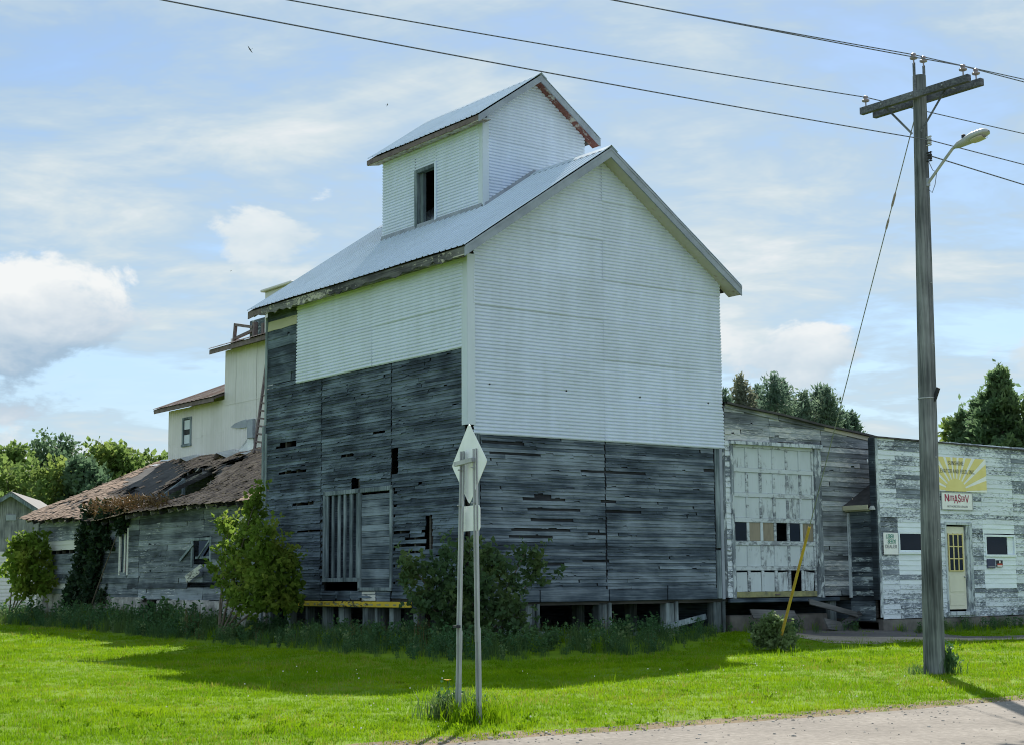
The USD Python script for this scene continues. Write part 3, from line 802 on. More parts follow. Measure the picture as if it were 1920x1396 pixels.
for r in range(3):
    for c, (a, b) in enumerate(((0.10, 3.92), (3.90, 7.58))):
        ribbed_sheet(sidew, S_, a, b, zrow - 0.02, min(zrow + 0.945, 8.74), 0.0787, M['siding_cream'], rng, base=0.03 + 0.010 * ((r + c) % 2))
    zrow += 0.9445
MB().cbox(-0.04, -0.005, EL - 0.10, EL + 0.01, 5.62, 8.5, c=0.008).build('corner_board', M['frame_wood'], sidew)
MB().cbox(-0.09, -0.005, EL - 0.05, EL + 0.03, ZB - 0.7, 5.6, c=0.01).cbox(-0.05, -0.005, EL - 0.15, EL - 0.06, ZB, 5.4, c=0.008).build('corner_board', M['frame_wood'], sidew)
# patched band under the doors
for a, b, z0_, z1_, mt in ((7.15, 7.45, 1.05, 1.30, 'frame_wood'), (6.3, 7.1, 1.06, 1.29, 'dark_board'), (5.6, 6.25, 1.06, 1.28, 'dark_board'), (4.9, 5.5, 1.06, 1.27, 'dark_board'), (4.45, 4.85, 1.08, 1.28, 'grey_board'), (3.75, 4.35, 1.06, 1.27, 'shed_white'), (3.12, 3.7, 1.05, 1.27, 'grey_board')):
    MB().cbox(-0.02, 0.0, a, b, z0_, z1_, c=0.005).build('patch_board', M[mt], sidew)

# slatted opening and plank door, in one frame
mb = MB()
for a, b, z0_, z1_ in ((6.06, 6.16, 1.58, 3.72), (4.38, 4.50, 1.30, 3.70), (3.00, 3.09, 1.30, 3.70), (3.0, 6.16, 3.60, 3.71), (4.4, 6.16, 1.50, 1.60), (3.0, 4.5, 1.29, 1.37)):
    mb.cbox(-0.055, 0.01, a, b, z0_, z1_, c=0.008)
dfr = mb.build('door_frame', M['frame_wood'], elev)
MB().box(0.075, 0.09, 4.5, 6.06, 1.6, 3.6).build('back_panel', M['dark_board'], dfr)
for k in range(6):
    c = 4.58 + k * 0.285
    w_ = 0.055 + 0.02 * (k % 2)
    MB().cbox(-0.03 - 0.006 * (k % 3), 0.005, c - w_, c + w_ * 0.6, 1.6, 3.6, c=0.006).build('slat', M['frame_wood'], dfr)
pd = MB().box(0.01, 0.02, 3.10, 4.37, 1.37, 3.55).build('plank_door', M['inner_wood'], elev)
z = 1.37
while z < 3.5:
    h = rng.uniform(0.13, 0.24)
    MB().cbox(-0.028 - rng.uniform(0, .008), 0.008, 3.11 + rng.uniform(0, .02), 4.36 - rng.uniform(0, .02), z, min(z + h, 3.55) - 0.008, c=0.006).build('plank', M['grey_board'], pd)
    z += h

# corner trim, the two faces of folded white metal
MB().box(-0.058, -0.052, -0.058, 0.155, 4.86, 8.6).box(-0.052, 0.155, -0.064, -0.058, 4.86, 8.62).build('metal_corner_trim', M['trim_white'], elev)

# posts under the building, and braces
for u in (0.55, 1.75, 3.83, 5.9, 7.45):
    MB().cbox(u - 0.16, u + 0.10, 0.06, 0.30, -0.2, ZB - 0.02, c=0.02).cbox(u + 0.105, u + 0.20, 0.02, 0.2, -0.2, ZB - 0.03, c=0.012).build('post', M['post_wood'], elev)
for u in (1.2, 2.9, 4.9, 6.6):
    MB().cbox(u - 0.12, u + 0.12, 2.2, 2.44, -0.2, ZB - 0.06, c=0.02).build('post', M['post_wood'], elev)
for v, w_ in ((8.95, .07), (7.92, .06), (6.98, .06), (6.1, .1), (5.3, .12), (4.2, .11), (3.72, .05), (3.05, .09), (2.05, .09), (0.9, .1)):
    MB().cbox(-0.02, 0.2, v - w_, v + w_, -0.2, 0.93, c=0.015).build('post', M['post_wood'], elev)
    if w_ > .08:
        MB().cbox(0.9, 1.15, v - 0.5, v - 0.26, -0.2, 0.93, c=0.015).build('post', M['post_wood'], elev)
MB().beam((0.9, -0.05, 0.42), (3.0, -0.10, 0.22), 0.045, 0.13).build('brace', M['frame_wood'], elev)
MB().beam((4.4, -0.05, 0.2), (6.9, -0.05, 0.62), 0.045, 0.13).build('brace', M['frame_wood'], elev)
# sill beam and the chipped yellow guard rail
MB().cbox(-0.10, 0.0, 0.3, EL, 0.90, 1.04, c=0.012).build('sill_beam', M['dark_board'], elev)
MB().cbox(-0.155, -0.103, 2.05, 7.28, 0.915, 1.045, c=0.012).build('guard_rail', M['yellow_paint'], elev)
mb = MB()
for k in range(15):
    a = 2.3 + k * 0.33 + rng.uniform(-.03, .03)
    mb.box(-0.1575, -0.1545, a, a + rng.uniform(.10, .2), 0.955, 0.99)
mb.build('guard_rail_mark', M['lichen'], elev)

# main roof
roof = MB().hexa([(-0.36, -0.42, 8.62), (3.82, -0.42, 11.47), (3.82, 9.72, 11.47), (-0.36, 9.72, 8.62), (-0.36, -0.42, 8.68), (3.82, -0.42, 11.53), (3.82, 9.72, 11.53), (-0.36, 9.72, 8.68)]).hexa(
    [(3.82, -0.42, 11.47), (8.0, -0.42, 8.62), (8.0, 9.72, 8.62), (3.82, 9.72, 11.47), (3.82, -0.42, 11.53), (8.0, -0.42, 8.68), (8.0, 9.72, 8.68), (3.82, 9.72, 11.53)]).build('roof', M['inner_wood'], elev)
roof_sheets(roof, M['roof_metal'], -0.40, 8.705, 3.80, 11.571, -0.45, 9.75, rng)
roof_sheets(roof, M['roof_metal'], 8.04, 8.705, 3.84, 11.571, -0.45, 9.75, rng)
MB().strip([[(3.62, v, 11.472), (3.82, v, 11.615), (4.02, v, 11.472)] for v in np.linspace(-0.47, 9.76, 8)]).build('ridge_cap', M['roof_metal'], roof)
# barge boards with their metal edge, soffits
for nm, ua, za, ub, zb in (('l', -0.38, 8.66, 3.82, 11.525), ('r', 8.02, 8.66, 3.82, 11.525)):
    MB().hexa([(ua, -0.455, za - 0.20), (ub, -0.455, zb - 0.20), (ub, -0.42, zb - 0.20), (ua, -0.42, za - 0.20), (ua, -0.455, za), (ub, -0.455, zb), (ub, -0.42, zb), (ua, -0.42, za)]).build('barge_board', M['trim_grey'], elev)
    MB().hexa([(ua, -0.463, za - 0.028), (ub, -0.463, zb - 0.028), (ub, -0.457, zb - 0.028), (ua, -0.457, za - 0.028), (ua, -0.463, za + 0.03), (ub, -0.463, zb + 0.03), (ub, -0.457, zb + 0.03), (ua, -0.457, za + 0.03)]).build('metal_edge', M['trim_grey'], elev)
    MB().hexa([(ua, -0.42, za - 0.175), (ub, -0.42, zb - 0.175), (ub, 0.02, zb - 0.175), (ua, 0.02, za - 0.175), (ua, -0.42, za - 0.155), (ub, -0.42, zb - 0.155), (ub, 0.02, zb - 0.155), (ua, 0.02, za - 0.155)]).build('soffit', M['soffit'], elev)
# ragged eave boards along the side wall
v = -0.40
while v < 9.7:
    L = min(rng.uniform(1.4, 2.3), 9.72 - v)
    n = max(3, int(L / 0.16))
    ss_ = np.linspace(v, v + L - 0.01, n)
    low = 8.665 - rng.uniform(0.12, 0.24, n)
    low[0] = low[-1] = 8.665 - 0.18
    mt = M['rust_edge'] if v > 8.2 else M['fascia_old']
    MB().strip([[(-0.37, a, 8.668) for a in ss_], [(-0.372, a, b) for a, b in zip(ss_, low)]]).strip([[(-0.345, a, 8.668) for a in ss_], [(-0.345, a, b) for a, b in zip(ss_, low)]]).strip([[(-0.372, a, b) for a, b in zip(ss_, low)], [(-0.345, a, b) for a, b in zip(ss_, low)]]).build('eave_board', mt, elev)
    v += L
for v in np.arange(0.3, 9.6, 0.61):
    MB().beam((-0.34, v, 8.56), (0.1, v, 8.85), 0.045, 0.12).build('rafter_tail', M['fascia_old'], elev)
MB().hexa([(-0.34, 0.0, 8.50), (0.03, 0.0, 8.56), (0.03, 7.6, 8.56), (-0.34, 7.6, 8.50), (-0.34, 0.0, 8.515), (0.03, 0.0, 8.575), (0.03, 7.6, 8.575), (-0.34, 7.6, 8.515)]).build('eave_lining', M['fascia_old'], elev)

# the small upper house
CL, CR, CF, CB = 2.27, 5.46, 2.55, 7.08
CS = (14.08 - 12.71) / (3.84 - 1.90)
cz = lambda u: 12.71 + CS * (min(u, 7.68 - u) - 1.90)
mb = MB()
for s in (CL + .1, 3.1, 3.84, 4.6, CR - .1):
    mb.box(s - .03, s + .03, CF + .03, CF + .13, 10.2, cz(s) - 0.2)
cg = mb.build('upper_gable_wall', M['inner_wood'], elev)
clipc = lambda z: (CL + 0.1 if z < 12.8 else max(CL + 0.1, (z + 0.06 - 12.71) / CS + 1.90), CR if z < 12.8 else min(CR, 7.68 - ((z + 0.06 - 12.71) / CS + 1.90)))
zrow = 10.35
for r in range(4):
    ribbed_sheet(cg, ('g', CF), CL, CR, zrow - .02, min(zrow + .945, 13.92), 0.0787, M['siding_white'], rng, base=0.03 + .003 * (r % 2), clip=clipc)
    zrow += 0.9445
mb = MB()
for s in (CF + .1, 3.5, 4.45, 5.6, CB - .1):
    mb.box(CL + .03, CL + .13, s - .03, s + .03, 10.4, 12.9)
cs_ = mb.build('upper_side_wall', M['inner_wood'], elev)
zrow = 10.50
for r in range(3):
    for a, b in ((CF + .08, 4.545), (4.53, 5.50), (5.485, CB)):
        za, zb_ = zrow - .02, min(zrow + .945, 12.86)
        if a == 4.53:
            za = max(za, 12.03)
            if za >= zb_ - .05:
                continue
        ribbed_sheet(cs_, ('s', CL), a, b, za, zb_, 0.0787, M['siding_cream'], rng, base=0.03 + .003 * (r % 2))
    zrow += 0.9445
MB().box(CR - .1, CR, CF + .15, CB, 10.2, 12.9).box(CL + .15, CR - .1, CB - .1, CB, 10.2, 12.9).hexa([(CL, CB - .1, 12.9), (CR, CB - .1, 12.9), (CR, CB, 12.9), (CL, CB, 12.9), (3.82, CB - .1, 13.95), (3.86, CB - .1, 13.95), (3.86, CB, 13.95), (3.82, CB, 13.95)]).build('upper_rear_wall', M['inner_wood'], elev)
MB().box(CL - .055, CL - .049, CF - .055, CF + .13, 10.55, 12.72).box(CL - .049, CL + .14, CF - .061, CF - .055, 10.5, 12.74).build('metal_corner_trim', M['trim_white'], elev)
wf = MB().cbox(CL - .075, CL + .10, 5.38, 5.51, 10.50, 12.05, c=.01).cbox(CL - .075, CL + .1, 4.53, 5.38, 11.95, 12.05, c=.01).cbox(CL + .02, CL + .12, 5.22, 5.36, 10.5, 11.95, c=.01).build('upper_opening_frame', M['frame_wood'], elev)
MB().box(CL - .085, CL - .02, 4.49, 4.56, 10.56, 12.07).build('metal_jamb', M['siding_white'], wf)
mb = MB()
vv = np.linspace(CF - .02, CB + .02, 80)
mb.strip([[(CL - .055 - .012 * (i % 2), a, 10.60) for i, a in enumerate(vv)], [(CL - .075 - .02 * (i % 2), a, 10.475) for i, a in enumerate(vv)]])
uu = np.linspace(CL, CR + .05, 50)
mb.strip([[(a, CF - .055, roof_z(a) + .10) for a in uu], [(a, CF - .075 - .02 * (i % 2), roof_z(a) - .01) for i, a in enumerate(uu)]])
mb.build('roof_flashing', M['trim_grey'], elev)
cr = MB().hexa([(1.94, 2.26, 12.66), (3.84, 2.26, 14.0), (3.84, 7.38, 14.0), (1.94, 7.38, 12.66), (1.94, 2.26, 12.70), (3.84, 2.26, 14.04), (3.84, 7.38, 14.04), (1.94, 7.38, 12.70)]).hexa(
    [(3.84, 2.26, 14.0), (5.74, 2.26, 12.66), (5.74, 7.38, 12.66), (3.84, 7.38, 14.0), (3.84, 2.26, 14.04), (5.74, 2.26, 12.70), (5.74, 7.38, 12.70), (3.84, 7.38, 14.04)]).build('upper_roof', M['inner_wood'], elev)
roof_sheets(cr, M['roof_metal'], 1.90, 12.715, 3.83, 14.08, 2.22, 7.42, rng)
roof_sheets(cr, M['roof_metal'], 5.78, 12.715, 3.85, 14.08, 2.22, 7.42, rng)
MB().strip([[(3.66, v, 13.98), (3.84, v, 14.115), (4.02, v, 13.98)] for v in np.linspace(2.2, 7.43, 5)]).build('upper_ridge_cap', M['roof_metal'], cr)
for ua, za, ub, zb, mt in ((1.92, 12.69, 3.84, 14.045, 'soffit'), (5.76, 12.69, 3.84, 14.045, 'soffit_red')):
    MB().hexa([(ua, 2.215, za - .17), (ub, 2.215, zb - .17), (ub, 2.25, zb - .17), (ua, 2.25, za - .17), (ua, 2.215, za), (ub, 2.215, zb), (ub, 2.25, zb), (ua, 2.25, za)]).build('upper_barge_board', M['trim_grey'], elev)
    MB().hexa([(ua, 2.25, za - .15), (ub, 2.25, zb - .15), (ub, 2.55, zb - .15), (ua, 2.55, za - .15), (ua, 2.25, za - .13), (ub, 2.25, zb - .13), (ub, 2.55, zb - .13), (ua, 2.55, za - .13)]).build('upper_soffit', M[mt], elev)
MB().cbox(1.915, 1.94, 2.25, 7.40, 12.56, 12.69, c=.006).build('upper_eave_board', M['rust_edge'], elev)
MB().hexa([(1.94, 2.25, 12.55), (2.30, 2.25, 12.62), (2.30, 7.40, 12.62), (1.94, 7.40, 12.55), (1.94, 2.25, 12.565), (2.30, 2.25, 12.635), (2.30, 7.40, 12.635), (1.94, 7.40, 12.565)]).build('upper_eave_lining', M['soffit'], elev)

# ------------------------------------------------------------------ the drive shed with the big overhead door, right of the elevator
rng = np.random.default_rng(11)
gar = site('drive_shed', 'grey lean-to drive shed with large overhead door, peeling boards, joined to the elevator', 'shed')
GP = ('g', 0.0)
g_top = lambda u: 5.80 - (u - 7.74) * 0.1065
gw = MB()
for s in np.arange(7.8, 13.3, 0.6):
    if 7.95 < s < 10.95:
        gw.box(s - .03, s + .03, .03, .13, 4.85, g_top(s) - .05)
    else:
        gw.box(s - .03, s + .03, .03, .13, 1.05, g_top(s) - .05)
gw = gw.box(7.74, 13.28, .05, .11, 4.87, 4.97).build('front_wall', M['inner_wood'], gar)
topg = lambda z: (7.72, 13.3 if z < 5.20 else 7.74 + (5.80 - z) / 0.1065)
lap_wall(gw, GP, 4.92, 5.78, 0.135, [(7.72, 9.3), (9.3, 11.2), (11.2, 13.3)], M['garage_board'], rng, top=topg, rag=.004, bite=.05, breaks=.2, gap=.015)
lap_wall(gw, GP, 1.06, 4.90, 0.128, [(11.15, 13.3)], M['garage_board'], rng, rag=.005, bite=.07, breaks=.3, gap=.015)
lap_wall(gw, GP, 1.06, 4.90, 0.128, [(7.71, 7.88)], M['office_board'], rng, rag=.003, bite=.02, gap=.01)
MB().box(7.66, 13.3, 7.9, 8.0, .9, 4.6).box(7.66, 7.72, 0.2, 7.9, .9, 5.2).box(13.25, 13.3, 0.15, 7.9, .9, 4.5).build('rear_wall', M['dark_board'], gar)
MB().box(7.7, 13.3, .1, 7.9, .95, 1.02).build('floor', M['inner_wood'], gar)
mb = MB()
rows = []
for u in np.linspace(7.70, 13.45, 14):
    z = g_top(u) + 0.045 + 0.012 * math.sin(u * 2.1)
    rows.append([(u, -0.16, z), (u, 4, z - .03), (u, 8.1, z - .35)])
mb.strip(rows).strip([[(p[0], p[1], p[2] - .05) for p in r] for r in rows]).strip([[r[0] for r in rows], [(r[0][0], r[0][1], r[0][2] - .05) for r in rows]])
mb.build('roof', M['tar_paper'], gar)
for a, b in ((7.74, 9.6), (9.62, 11.3), (11.32, 13.3)):
    MB().hexa([(a, -.05, g_top(a) - .10), (b, -.05, g_top(b) - .10), (b, -.025, g_top(b) - .10), (a, -.025, g_top(a) - .10), (a, -.05, g_top(a) + .03), (b, -.05, g_top(b) + .03), (b, -.025, g_top(b) + .03), (a, -.025, g_top(a) + .03)]).build('fascia_board', M['garage_board'] if a < 11 else M['soffit'], gar)
dfm = MB().cbox(7.88, 7.97, -.06, .05, 1.03, 4.9, c=.01).cbox(10.90, 11.00, -.06, .05, 1.03, 4.9, c=.01).cbox(11.005, 11.15, -.045, .02, 1.0, 4.86, c=.01).hexa([(7.86, -.11, 4.81), (11.17, -.11, 4.83), (11.17, 0, 4.83), (7.86, 0, 4.81), (7.86, -.10, 4.89), (11.17, -.10, 4.93), (11.17, 0, 4.93), (7.86, 0, 4.89)]).build('door_frame', M['corner_board'], gar)
MB().cbox(7.605, 7.69, -.05, .0, 1.05, 4.7, c=.01).build('corner_board', M['corner_board'], gar)
door = MB().cbox(7.97, 10.9, .0, .035, 1.05, 1.19, c=.008).build('overhead_door', M['lichen'], gar)
zr = [1.19, 1.765, 2.385, 2.95, 3.575, 4.19, 4.80]
cu = np.linspace(7.985, 10.86, 7)
for i in range(6):
    z0_, z1_ = zr[i], zr[i + 1]
    MB().cbox(7.97, 10.88, -.012, .03, z1_ - .055, z1_ + .052, c=.006).build('rail', M['door_rail'], door)
    for j in range(7):
        w_ = .045 if 0 < j < 6 else .03
        MB().cbox(cu[j] - w_, cu[j] + w_, -.010, .028, z0_ + (.055 if i else 0), z1_ - .058, c=.006).build('stile', M['door_rail'], door)
    for j in range(6):
        a, b, c_, d_ = cu[j] + .046, cu[j + 1] - .046, z0_ + (.056 if i else .005), z1_ - .06
        if i == 3 - 1 + 1 - 1 + 1 and False:
            continue
        if i == 2:
            pn = MB().box(a, b, .010, .014, c_, d_)
            if j in (1, 2, 5):
                pn.build('boarded_pane', M['tan_board'], door)
            elif j in (0, 4):
                pn.build('pane', M['glass'], door)
            continue
        if i == 0 and j == 4:
            continue
        th = 0.0
        if i == 0:
            th = rng.uniform(-.05, .06) if j != 5 else -.13
        pts = np.array([(a, .012, c_), (b, .012, c_), (b, .02, c_), (a, .02, c_), (a, .012, d_), (b, .012, d_), (b, .02, d_), (a, .02, d_)])
        if th:
            mid = pts.mean(0)
            p = pts - mid
            p = np.stack([p[:, 0] * math.cos(th) - p[:, 2] * math.sin(th), p[:, 1] + rng.uniform(-.004, .0), p[:, 0] * math.sin(th) + p[:, 2] * math.cos(th)], -1)
            pts = p * np.array([.93, 1, .93]) + mid + np.array([0, .004, -.02])
        MB().hexa(pts).build('panel', M['door_panel'], door)
MB().cbox(9.35, 9.52, -.03, .0, 1.10, 1.13, c=.006).build('handle', M['rust_edge'], door)
# rotten sill, footing and fallen boards below
MB().cbox(7.75, 11.7, -.05, .05, .93, 1.03, c=.015).build('sill_beam', M['dark_board'], gar)
MB().cbox(7.9, 11.4, .12, .4, -.2, .62, c=.03).build('footing', M['footing_dark'], gar)
mb = MB().cbox(11.5, 11.72, .1, .3, -.2, 1.0, c=.02).cbox(12.4, 12.6, .3, .5, -.2, 1.0, c=.02).build('post', M['post_wood'], gar)
for i, (p0, p1, w_, h_) in enumerate((((10.2, -.35, .93), (11.75, -.55, .58), .16, .03), ((11.0, -.6, .30), (12.0, -.45, .62), .14, .03), ((8.2, -.3, .66), (9.7, -.35, .60), .25, .03), ((10.4, -.7, .38), (11.2, -.6, .26), .3, .04))):
    tag(MB().beam(p0, p1, w_, h_, (0, -1, .6)).build('fallen_board', M['fascia_dark'], None), ['grey fallen board slanting down to the right below the overhead door', 'grey fallen board propped up beside the dark gap left of the office', 'flat loose plank lying below the left end of the overhead door', 'broken slab of wood on the ground among debris below the overhead door'][i], 'board', 'fallen boards by the drive shed')
    pr = stage.GetPrimAtPath('/World/' + ('fallen_board' if i == 0 else f'fallen_board_{i:03d}'))
    xf = UsdGeom.Xformable(pr)
    xf.AddTranslateOp().Set(Gf.Vec3d(*map(float, O)))
    xf.AddRotateZOp().Set(math.degrees(AZ))

# ------------------------------------------------------------------ the office with its false front
rng = np.random.default_rng(12)
off = site('feed_office', 'low office with peeling white boards, false front, cream door and two dark windows', 'office building')
OV, OU0, OU1 = -1.0, 12.12, 19.6
OP = ('g', OV)
ow = MB()
for s in np.arange(12.3, 19.6, .6):
    if not (14.7 < s < 16.1 or 12.8 < s < 14.4 or 16.4 < s < 17.9):
        ow.box(s - .03, s + .03, OV + .03, OV + .12, .5, 5.05)
ow = ow.box(12.2, 19.6, OV + .03, OV + .12, 3.0, 5.05).build('front_wall', M['inner_wood'], off)
ho = [(14.80, 15.97, .55, 2.98), (12.90, 14.36, 2.16, 2.70), (16.52, 17.88, 2.10, 2.66)]
zt = [(.47, 3.30), (3.30, 5.12)]
pickf = lambda s, z: M['office_new'] if (16.45 < s < 17.87 and 1.16 < z < 2.94) or (12.9 < s < 14.4 and 1.9 < z < 2.9) or (12.9 < s < 14.4 and 1.3 < z < 1.9 and int(z * 30) % 3) else M['office_board']
lap_wall(ow, OP, .47, 5.12, .1235, [(12.22, 12.90), (12.90, 14.38), (14.38, 16.45), (16.45, 17.87), (17.87, 19.6)], None, rng, holes=ho, rag=.003, bite=.03, gap=.008, pick=pickf, step=.4, proud=.02)
MB().hexa([(12.1, OV - .06, 5.10), (19.6, OV - .06, 5.02), (19.6, OV + .14, 5.02), (12.1, OV + .14, 5.10), (12.1, OV - .06, 5.14), (19.6, OV - .06, 5.06), (19.6, OV + .14, 5.06), (12.1, OV + .14, 5.14)]).build('coping_board', M['tar_paper'], off)
MB().cbox(12.115, 12.215, OV - .035, OV + .005, .5, 5.1, c=.008).build('corner_board', M['corner_board'], off)
MB().cbox(12.06, 12.112, OV - .03, OV + .16, .95, 5.1, c=.008).build('corner_board', M['side_board'], off)
sw = MB().box(12.17, 12.25, OV + .17, -.02, .5, 3.2).build('side_wall', M['inner_wood'], off)
lap_wall(sw, ('s', 12.15), .42, 3.25, .125, [(OV + .17, -.02)], M['side_board'], rng, rag=.004, bite=.06, gap=.008, pick=lambda s, z: M['side_board'])
MB().cbox(12.08, 12.14, -.10, -.02, 1.0, 3.2, c=.008).build('corner_board', M['corner_board'], off)
MB().box(19.55, 19.6, OV + .15, 5.8, .3, 4.0).box(12.3, 19.55, 5.9, 6.0, .3, 4.0).box(12.3, 12.36, .05, 5.9, .3, 4.0).box(12.36, 19.55, 5.8, 5.9, .3, .31).build('rear_wall', M['dark_board'], off)
MB().box(12.2, 19.5, OV + .14, 5.9, .38, .46).build('floor', M['inner_wood'], off)
MB().cbox(12.2, 19.5, OV - .02, OV + .16, -.2, .45, c=.02).build('footing', M['footing_dark'], off)
mb = MB()
sl = (4.08 - 3.38) / (13.2 - 11.93)
mb.strip([[(11.93, v, 3.36) for v in (OV + .14, -.5, -.03)], [(13.3, v, 3.36 + sl * 1.37) for v in (OV + .14, -.5, -.03)]])
mb.hexa([(11.93, OV + .14, 3.30), (13.3, OV + .14, 3.30 + sl * 1.37), (13.3, -.03, 3.30 + sl * 1.37), (11.93, -.03, 3.30), (11.93, OV + .14, 3.355), (13.3, OV + .14, 3.355 + sl * 1.37), (13.3, -.03, 3.355 + sl * 1.37), (11.93, -.03, 3.355)])
mb.hexa([(13.3, OV + .14, 4.05), (19.55, OV + .14, 4.3), (19.55, 5.9, 4.0), (13.3, 5.9, 3.75), (13.3, OV + .14, 4.1), (19.55, OV + .14, 4.35), (19.55, 5.9, 4.05), (13.3, 5.9, 3.8)])
mb.build('roof', M['tar_paper'], off)
MB().cbox(11.92, 11.95, OV + .13, -.03, 3.25, 3.37, c=.006).cbox(12.0, 12.14, OV + .16, -.03, 3.22, 3.29, c=.006).build('eave_board', M['cream_board'], off)
MB().lathe([(0.0, .0), (.05, .0), (.075, -.05), (.085, -.1), (.0, -.11)], 10, (12.02, OV + .06, 3.34)).build('lamp_shade', M['lamp_grey'], off)
# door
df = MB().cbox(14.80, 14.88, OV - .03, OV + .03, .6, 2.98, c=.008).cbox(15.86, 15.97, OV - .03, OV + .03, .6, 2.98, c=.008).cbox(14.80, 15.97, OV - .035, OV + .03, 2.90, 2.98, c=.008).cbox(14.75, 16.0, OV - .08, OV + .08, .50, .60, c=.01).cbox(15.74, 15.86, OV + .0, OV + .12, .6, 2.9, c=.006).build('door_frame', M['corner_board'], off)
dr = MB().cbox(14.90, 15.70, OV + .04, OV + .085, .66, 2.86, c=.008).build('door', M['door_cream'], off)
MB().cbox(15.02, 15.60, OV + .028, OV + .04, 1.70, 2.66, c=.004).build('glazing_back', M['curtain'], dr)
for k in range(4):
    MB().cbox(15.00 + k * .1967 - .016, 15.00 + k * .1967 + .028, OV + .010, OV + .03, 1.68, 2.68, c=.004).build('glazing_bar', M['pane_frame'], dr)
    MB().cbox(15.0, 15.62, OV + .012, OV + .03, 1.68 + k * .3233 - .014, 1.68 + k * .3233 + .014, c=.004).build('glazing_bar', M['pane_frame'], dr)
for i in range(3):
    for j in range(3):
        MB().box(15.03 + i * .1967, 15.18 + i * .1967, OV + .022, OV + .025, 1.70 + j * .3233, 1.98 + j * .3233).build('pane', M['glass'], dr)
for z0_, z1_ in ((.76, 1.05), (1.12, 1.55)):
    MB().cbox(15.0, 15.6, OV + .032, OV + .042, z0_, z1_, c=.005).build('door_panel', M['door_cream'], dr)
MB().lathe([(0, -.03), (.025, -.02), (.028, 0), (.02, .02), (0, .02)], 10, (0, 0, 0)).build('handle', M['galvanised'], dr)
kh = stage.GetPrimAtPath(str(dr.GetPath()) + '/handle')
UsdGeom.Xformable(kh).AddTranslateOp().Set(Gf.Vec3d(15.64, OV + .015, 1.52))
for (a, b, c_, d_, slot) in ((12.90, 14.36, 2.16, 2.70, 0), (16.52, 17.88, 2.10, 2.66, .26)):
    wf = MB().cbox(a, a + .06, OV - .035, OV + .02, c_, d_, c=.006).cbox(b - .06, b, OV - .035, OV + .02, c_, d_, c=.006).cbox(a + .06, b - .06, OV - .035, OV + .02, d_ - .06, d_, c=.006).cbox(a - .02, b + .02, OV - .05, OV + .02, c_ - .045, c_ + .02, c=.006)
    if slot:
        wf.cbox(b - .06 - slot, b - .06, OV + .01, OV + .06, c_ + .02, d_ - .06, c=.006)
    wf = wf.build('window', M['office_new'], off)
    MB().box(a + .06, b - .06 - slot, OV + .03, OV + .035, c_ + .02, d_ - .06).build('pane', M['glass'], wf)

# ------------------------------------------------------------------ signs on the office
def wall_text(txt, u, z, h, mat, parent, off_=.012, width=None, bold=True, name='lettering', skew=0.0, y=OV):
    """Lettering flat on a wall facing -y, centred at u, its foot at z."""
    t = meshkit.text_mesh(txt, h, depth=.003, bold=bold)
    v = np.array(t.vertices)
    w_ = v[:, 0].max() - v[:, 0].min()
    k = (width / w_) if width else 1.0
    x = (v[:, 0] - v[:, 0].min() - w_ / 2) * k + skew * v[:, 1]
    MB().add(np.stack([u + x, y - off_ - v[:, 2], z + v[:, 1]], -1), t.faces).build(name, mat, parent)


def office_sign(name, label, u0, u1, z0_, z1_, mat, y=-.035, th=.012):
    t = site(name, label, 'sign')
    MB().cbox(u0, u1, OV + y - th, OV + y, z0_, z1_, c=.003).build('board', mat, t)
    return t


sg = office_sign('sunburst_sign', 'large white sign with yellow half sun and rays above the office door', 13.98, 16.68, 3.80, 4.72, M['sign_white'])
cx_, cz_ = 15.33, 3.802
a_ = np.linspace(0, math.pi, 30)
yy = OV - .0495


def flat(poly, y, mat, name, parent):
    n_p = len(poly)
    MB().add([(p[0], y, p[1]) for p in poly], [[0, i, i + 1] for i in range(1, n_p - 1)]).build(name, mat, parent)


flat([(cx_ + .44 * math.cos(q), cz_ + .44 * .78 * math.sin(q)) for q in a_], yy - .001, M['sun_yellow'], 'sun', sg)
from shapely.geometry import Polygon, box as sbox
frame_ = sbox(13.985, 3.805, 16.675, 4.715)
for k in range(11):
    q0 = math.pi * (k + .5) / 11 - .075
    q1 = q0 + .16
    P = Polygon([(cx_ + .30 * math.cos(q0), cz_ + .25 * math.sin(q0)), (cx_ + 3 * math.cos(q0 - .02), cz_ + 3 * math.sin(q0 - .02)), (cx_ + 3 * math.cos(q1 + .02), cz_ + 3 * math.sin(q1 + .02)), (cx_ + .30 * math.cos(q1), cz_ + .25 * math.sin(q1))]).intersection(frame_)
    if not P.is_empty:
        flat(list(P.exterior.coords)[:-1], yy, M['sun_yellow'], 'ray', sg)
wall_text('SUNSHINE', 15.36, 4.51, .105, M['letter_black'], sg, off_=.052, width=.66, bold=False)
wall_text('ELEVATOR AND FEED, INC.', 15.36, 4.29, .105, M['letter_black'], sg, off_=.052, width=1.62, bold=False)
sg = office_sign('feed_brand_sign', 'small white sign with dark red lettering just below the sunburst sign', 14.72, 16.02, 3.31, 3.77, M['sign_white'], y=-.03)
mb = MB()
for bx in ((14.70, 16.04, 3.755, 3.785), (14.70, 16.04, 3.295, 3.32), (14.70, 14.725, 3.32, 3.755), (16.015, 16.04, 3.32, 3.755)):
    mb.cbox(bx[0], bx[1], OV - .05, OV - .028, bx[2], bx[3], c=.004)
mb.build('rim', M['galvanised'], sg)
wall_text('N', 14.93, 3.53, .185, M['letter_red'], sg, off_=.043, width=.17)
wall_text('UTR', 15.13, 3.545, .135, M['letter_red'], sg, off_=.043, width=.22)
wall_text('A', 15.315, 3.49, .21, M['letter_red'], sg, off_=.043, width=.16)
wall_text('S', 15.465, 3.52, .20, M['letter_red'], sg, off_=.043, width=.12)
